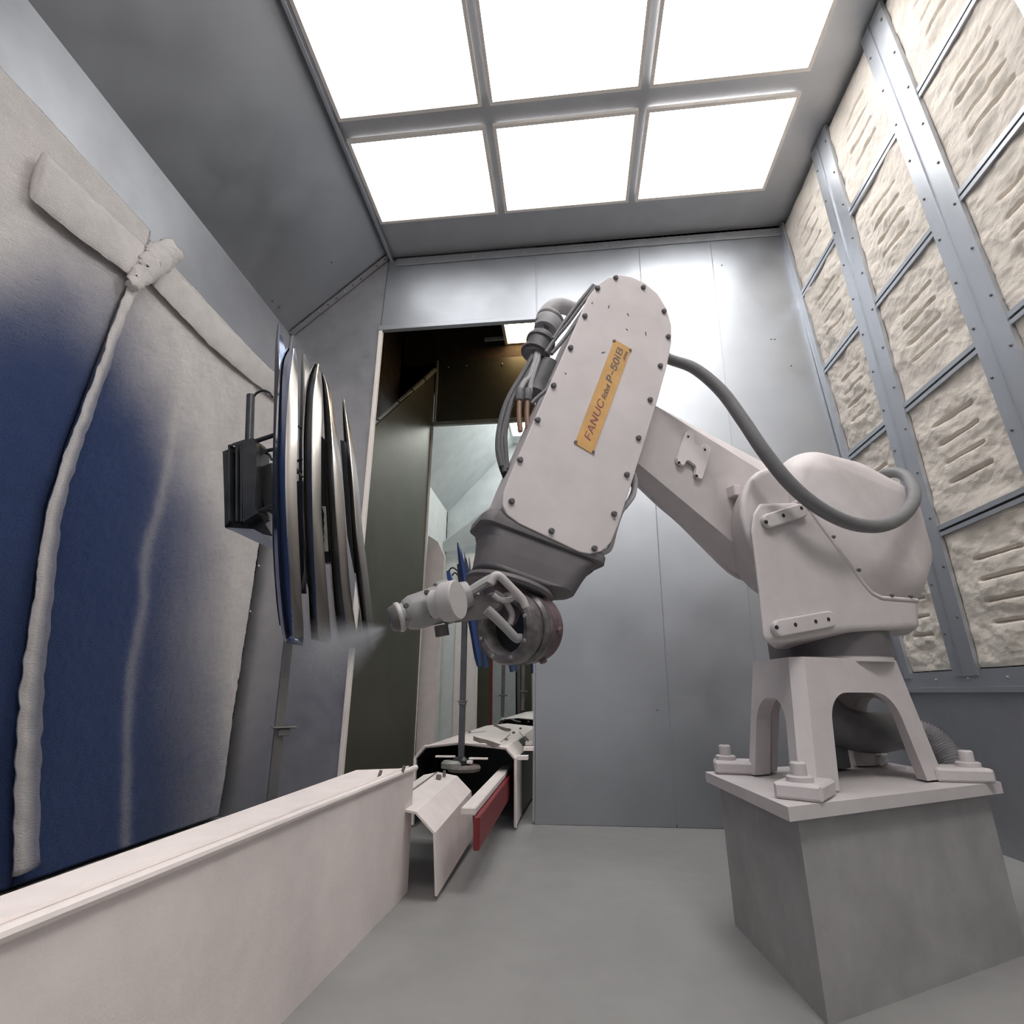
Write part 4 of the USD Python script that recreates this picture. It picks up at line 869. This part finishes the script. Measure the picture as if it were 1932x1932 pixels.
for k in range(8):
    t = k*math.pi/4+.3; a = unit(np.cross(wd, [0, 0, 1])); b = np.cross(wd, a)
    part(rb, 'wrist_screw', bolt(wc2+wd*.034+(a*math.cos(t)+b*math.sin(t))*rr*.86, wd, .006, .006, 8), 'gun')
for k in range(6):
    t = k*math.pi/3+.9
    part(rb, 'wrist_lug', bolt(wc3+(a*math.cos(t)+b*math.sin(t))*rr*1.0, a*math.cos(t)+b*math.sin(t), .012, .012, 8), 'wrist_grime')
# spray gun
ga, gb = ap(884, 1122, .10), ap(735, 1170, .10)
gd = unit(gb-ga); gpx = np.dot((ga+gb)/2-EYE, FW)/1020; gl = np.linalg.norm(gb-ga)
gun = part(rb, 'spray_gun', lathe([(gl*.0, 0), (gl*.0, 27*gpx), (gl*.14, 30*gpx), (gl*.24, 36*gpx), (gl*.42, 36*gpx), (gl*.55, 34*gpx), (gl*.72, 33*gpx), (gl*.80, 28*gpx), (gl*.82, 24*gpx), (gl*.9, 24*gpx), (gl*.9, 0)], ga, gd, 36), 'gun', label='stubby pale grey spray gun')
part(gun, 'band', lathe([(gl*.22, 30*gpx), (gl*.22, 40*gpx), (gl*.235, 42*gpx), (gl*.36, 42*gpx), (gl*.375, 40*gpx), (gl*.375, 30*gpx)], ga, gd, 36), 'gun')
part(gun, 'ring', lathe([(gl*.86, 20*gpx), (gl*.86, 27*gpx), (gl*.875, 28*gpx), (gl*.90, 28*gpx), (gl*.915, 26*gpx), (gl*.915, 20*gpx)], ga, gd, 32), 'gun_white')
part(gun, 'air_cap', lathe([(gl*.91, 0), (gl*.91, 25*gpx), (gl*.96, 24*gpx), (gl*1.0, 19*gpx), (gl*1.0, 8*gpx), (gl*.985, 6*gpx), (gl*.985, 0)], ga, gd, 32), 'gun_dark')
dc = ap(851, 1134, .20); dd = unit(AU*.75+AN*.65+AV*.12)
part(gun, 'piston_cap', lathe([(-.05, 0), (-.05, 26*gpx), (-.020, 26*gpx), (-.020, 35*gpx), (-.014, 36*gpx), (.016, 36*gpx), (.022, 34*gpx), (.022, 0)], dc, dd, 36), 'gun_white')
for x, y in ((805, 1118), (766, 1143), (770, 1168), (816, 1162), (812, 1150)):
    part(gun, 'screw', bolt(ap(x, y, .165), AN, .007, .01, 8), 'gun_dark')
part(gun, 'port', rod(ap(832, 1180, .10), ap(835, 1200, .10), 13*gpx, 14), 'gun_dark')
part(gun, 'port', rod(ap(802, 1140, .12), ap(806, 1115, .12), 6*gpx, 12), 'gun_dark')
part(gun, 'bracket', hull([ap(x, y, .09+d) for x, y in ((870, 1112), (925, 1128), (935, 1165), (880, 1165), (858, 1175)) for d in (-.03, .03)]), 'gun_dark')
part(gun, 'clamp_arm', tube([ap(x, y, .12) for x, y in ((882, 1120), (900, 1108), (918, 1098), (932, 1092))], [10*gpx, 12*gpx], 10, 5), 'gun')
part(gun, 'tube', tube([ap(x, y, .14) for x, y in ((924, 1102), (930, 1090), (938, 1086), (948, 1092), (966, 1110), (985, 1130), (992, 1146))], [9*gpx, 8*gpx], 12, 5), 'gun_white')
part(gun, 'tube', tube([ap(x, y, .15) for x, y in ((918, 1150), (935, 1165), (955, 1185), (970, 1201), (977, 1205), (978, 1196))], [10*gpx, 8*gpx], 12, 5), 'gun')
part(gun, 'tube', tube([ap(x, y, .12) for x, y in ((930, 1122), (945, 1132), (960, 1132), (968, 1128))], 6*gpx, 10, 5), 'gun_white')
part(gun, 'tube', tube([ap(x, y, .11) for x, y in ((932, 1118), (945, 1126), (958, 1142), (966, 1160), (962, 1178))], 6*gpx, 10, 5), 'gun')
part(gun, 'hub', lathe([(-.02, 0), (-.02, 22*gpx), (.03, 20*gpx), (.04, 14*gpx), (.04, 0)], ap(930, 1140, .08), unit(AN-AU*.3), 24), 'gun_dark')
# hoses
hose = [ap(x, y, o_) for x, y, o_ in ((1235, 660, -.10), (1262, 677, -.08), (1310, 695, -.04), (1360, 737, 0), (1403, 795, .04), (1440, 850, .07), (1490, 912, .09), (1545, 958, .10), (1605, 987, .09), (1660, 992, .07), (1702, 974, .03), (1725, 940, -.04), (1718, 908, -.13), (1698, 893, -.20), (1672, 893, -.27), (1655, 905, -.33))]
part(rb, 'supply_hose', tube(hose, [.021, .026, .027, .028, .028, .026], 18, 8), 'hose_grey', smooth=True, label='thick dark grey hose looping to the shoulder')
part(rb, 'hose_boot', lathe([(0, .02), (0, .036), (.03, .04), (.03, .02)], ap(1248, 672, -.09), unit(hose[0]-hose[1]), 20), 'hose_dark')
ho = -.17
el = [ap(x, y, ho) for x, y in ((1023, 612), (1030, 595), (1045, 580), (1062, 577), (1080, 583))]
part(rb, 'cable_elbow', tube(el, [.034, .036, .036, .034], 18, 6), 'hose_pale', smooth=True)
d0 = unit(ap(1014, 660, ho)-ap(1042, 598, ho))
part(rb, 'cable_gland', lathe([(0, .0), (0, .052), (.02, .058), (.03, .06), (.05, .056), (.075, .05), (.075, 0)], ap(1040, 600, ho), d0, 28), 'hose_pale')
part(rb, 'cable_gland', lathe([(0, 0), (0, .052), (.03, .056), (.05, .05), (.11, .046), (.11, 0)], ap(1024, 637, ho), d0, 28), 'hose_grey')
part(rb, 'cable_gland', lathe([(0, 0), (0, .02), (.02, .028), (.08, .033), (.11, .028), (.11, 0)], ap(1019, 672, ho-.01), d0, 24), 'hose_pale')
for q_ in (ap(1040, 600, ho)+d0*.012, ap(1024, 637, ho)+d0*.02, ap(1024, 637, ho)+d0*.085):
    part(rb, 'gland_ring', lathe([(0, .04), (0, .061), (.012, .061), (.012, .04)], q_, d0, 28), 'robot_grey')
part(rb, 'motor_block', lathe([(0, 0), (0, .05), (.16, .048), (.16, 0)], ap(1035, 690, ho), d0, 24), 'hose_dark')
for px in (((1030, 605), (1022, 630), (1012, 655), (1000, 680), (980, 715), (962, 745), (950, 775), (942, 810), (940, 845), (946, 880)),
           ((1034, 608), (1026, 632), (1016, 658), (1004, 690), (985, 722), (966, 752), (954, 790), (947, 820), (946, 850), (953, 890)),
           ((1010, 655), (1006, 690), (998, 705), (980, 728), (966, 752), (955, 800), (952, 830), (956, 885))):
    part(rb, 'cable', tube([ap(x, y, ho+.02) for x, y in px], [.009, .010, .011], 8, 5), 'hose_dark')
part(rb, 'cable_bundle', tube([ap(x, y, ho) for x, y in ((966, 755), (953, 785), (946, 815), (945, 845), (950, 875), (958, 900))], [.012, .020, .022, .019], 12, 6), 'black')
for px in (((1016, 650), (1010, 680), (1000, 710), (990, 720), (983, 735), (982, 750)), ((1020, 650), (1014, 682), (1004, 712), (1000, 735), (998, 750))):
    part(rb, 'cable', tube([ap(x, y, ho+.03) for x, y in px], .011, 10, 5), 'hose_pale')
for (a, b) in (((981, 734), (980, 754)), ((996, 734), (995, 754))):
    part(rb, 'connector', lathe([(0, 0), (0, .014), (.018, .017), (.03, .017), (.05, .015), (.05, 0)], ap(*a, ho+.03), unit(ap(*b, ho+.03)-ap(*a, ho+.03)), 16), 'hose_grey')
    part(rb, 'pipe', tube([ap(b[0], b[1], ho+.03), ap(b[0]-1, b[1]+30, ho+.03), ap(b[0]+2, b[1]+60, ho+.03)], .010, 10, 4), 'copper')
for px in (((1123, 540), (1095, 578), (1070, 612), (1050, 636), (1030, 665)), ((1119, 538), (1088, 576), (1060, 615), (1044, 640)), ((1098, 592), (1080, 618), (1060, 645), (1040, 668)), ((1040, 720), (1030, 736), (1012, 752), (1003, 762))):
    part(rb, 'cable', tube([ap(x, y, -.05) for x, y in px], .0075, 8, 4), 'hose_dark')
part(rb, 'conduit', tube([ap(x, y, -.06) for x, y in ((1192, 890), (1198, 905), (1196, 930), (1188, 945), (1172, 965), (1160, 1000), (1150, 1035), (1130, 1045))], .010, 10, 5), 'hose_pale')
part(rb, 'conduit', tube([ap(x, y, -.08) for x, y in ((1188, 900), (1196, 920), (1190, 940), (1178, 958))], .010, 10, 5), 'hose_dark')
# what shows under the pedestal
part(rb, 'base_duct', tube([np.array(p) for p in ((1.02, 2.62, 1.0), (1.04, 2.62, .84), (1.13, 2.64, .73), (1.28, 2.70, .69), (1.45, 2.85, .69))], .085, 18, 6), 'hose_dark')
part(rb, 'base_duct', lathe([(0, .08), (0, .10), (.14, .10), (.14, 0)], np.array([1.1, 2.75, ZP+.005]), (0, 0, 1), 24), 'hose_dark')
# plinth under the robot
pc = cen*[1, 1, 0]
pl = thing('robot_plinth', 'grey steel base plate on a block under the robot', 'plinth', pc)
cor = [cen+(p-cen)*1.42 for p in (Lf, Ff, Rf, Bf)]
part(pl, 'base_plate', extrude([c*[1, 1, 0]+[0, 0, ZP-.045] for c in cor], (0, 0, .038)), 'robot', smooth=False)
part(pl, 'block', extrude([(pc+(c-pc)*.9)*[1, 1, 0]+[0, 0, .0] for c in cor], (0, 0, ZP-.047)), 'concrete', smooth=False)
# ribbed conduit down beside the pedestal
cpts = spline([aY(x, y, Y) for x, y, Y in ((1690, 1392, 2.98), (1722, 1384, 2.95), (1752, 1392, 2.92), (1782, 1420, 2.88), (1806, 1460, 2.84), (1824, 1520, 2.8), (1832, 1600, 2.76))], 16)
rad = .060+.006*np.cos(np.arange(len(cpts))*np.pi)
single('ribbed_conduit', tube(cpts, rad, 18), 'hose_pale', 'ribbed grey conduit curving to the floor on the right of the robot pedestal', 'conduit', smooth=20)

# ------------------------------------------------------------------ paint mist
tip = ap(728, 1186, .10)
end = aY(588, 1246, 2.12)
md = unit(end-tip); ml = np.linalg.norm(end-tip)
V3 = lambda x: tuple(float(k) for k in x)
LOOK['mist'] = usdkit.material(stage, '/World/Looks/mist', {                 # thins out from the axis of the jet and along it
    'g': ('geometry', {}), 'q': ('vector_math', {'math_type': 'subtract', 'vector2': V3(tip)}), 't': ('vector_math', {'math_type': 'dot_product', 'vector2': V3(md)}),
    'sc': ('vector_math', {'math_type': 'scale', 'vector1': V3(md)}), 'rv': ('vector_math', {'math_type': 'subtract'}), 'r': ('vector_math', {'math_type': 'length'}),
    'w': ('math', {'math_type': 'multiply_add', 'value2': .105, 'value3': .004}), 'u': ('math', {'math_type': 'divide'}), 'u2': ('math', {'math_type': 'multiply'}), 'ng': ('math', {'math_type': 'multiply', 'value2': -1.0}),
    'e': ('math', {'math_type': 'exponent'}), 'tt': ('math', {'math_type': 'add', 'value2': .03}), 'k': ('math', {'math_type': 'divide', 'value1': 3.2}), 'd': ('math', {'math_type': 'multiply'}),
    'f': ('map_range', {'range_type': 'smoothstep', 'from_min': .45*ml, 'from_max': ml*1.1, 'to_min': 1., 'to_max': 0., 'clamp': True}), 'd2': ('math', {'math_type': 'multiply'}),
    'v': ('principled_volume', {'color': (.88, .89, .95), 'anisotropy': .1})},
    [('g.position', 'q.vector1'), ('q.vector', 't.vector1'), ('t.value', 'sc.scale'), ('q.vector', 'rv.vector1'), ('sc.vector', 'rv.vector2'), ('rv.vector', 'r.vector1'), ('t.value', 'w.value1'), ('r.value', 'u.value1'), ('w.value', 'u.value2'),
     ('u.value', 'u2.value1'), ('u.value', 'u2.value2'), ('u2.value', 'ng.value1'), ('ng.value', 'e.value1'), ('t.value', 'tt.value1'), ('tt.value', 'k.value2'), ('e.value', 'd.value1'), ('k.value', 'd.value2'),
     ('t.value', 'f.value'), ('d.value', 'd2.value1'), ('f.result', 'd2.value2'), ('d2.value', 'v.density')], volume='v.volume')
single('paint_mist', lathe([(0, 0), (.0, .012), (ml*.5, .105), (ml*1.1, .19), (ml*1.1, .0)], tip, md, 28), 'mist', 'fan of paint mist leaving the spray gun towards the trims', 'paint mist', smooth=True)
mc = aY(560, 1248, 2.34)
LOOK['mist_thin'] = usdkit.material(stage, '/World/Looks/mist_thin', {
    'g': ('geometry', {}), 'q': ('vector_math', {'math_type': 'subtract', 'vector2': V3(mc)}), 's': ('vector_math', {'math_type': 'multiply', 'vector2': (1/.36, 1/.11, 1/.17)}), 'l': ('vector_math', {'math_type': 'length'}),
    'n': ('noise_texture', {'scale': 6., 'detail': 3.}), 'f': ('map_range', {'range_type': 'smoothstep', 'from_min': .0, 'from_max': 1., 'to_min': 3.4, 'to_max': 0., 'clamp': True}), 'm': ('math', {'math_type': 'multiply'}),
    'v': ('principled_volume', {'color': (.82, .84, .97), 'anisotropy': .1})},
    [('g.position', 'q.vector1'), ('g.position', 'n.vector'), ('q.vector', 's.vector1'), ('s.vector', 'l.vector1'), ('l.value', 'f.value'), ('f.result', 'm.value1'), ('n.fac', 'm.value2'), ('m.value', 'v.density')], volume='v.volume')
cl = trimesh.creation.icosphere(3, 1.0); V = np.array(cl.vertices)
cl.vertices = mc+V*np.array([.36, .11, .17])
single('paint_mist', cl, 'mist_thin', 'faint bluish cloud of paint mist hanging below the trims', 'paint mist', smooth=True)
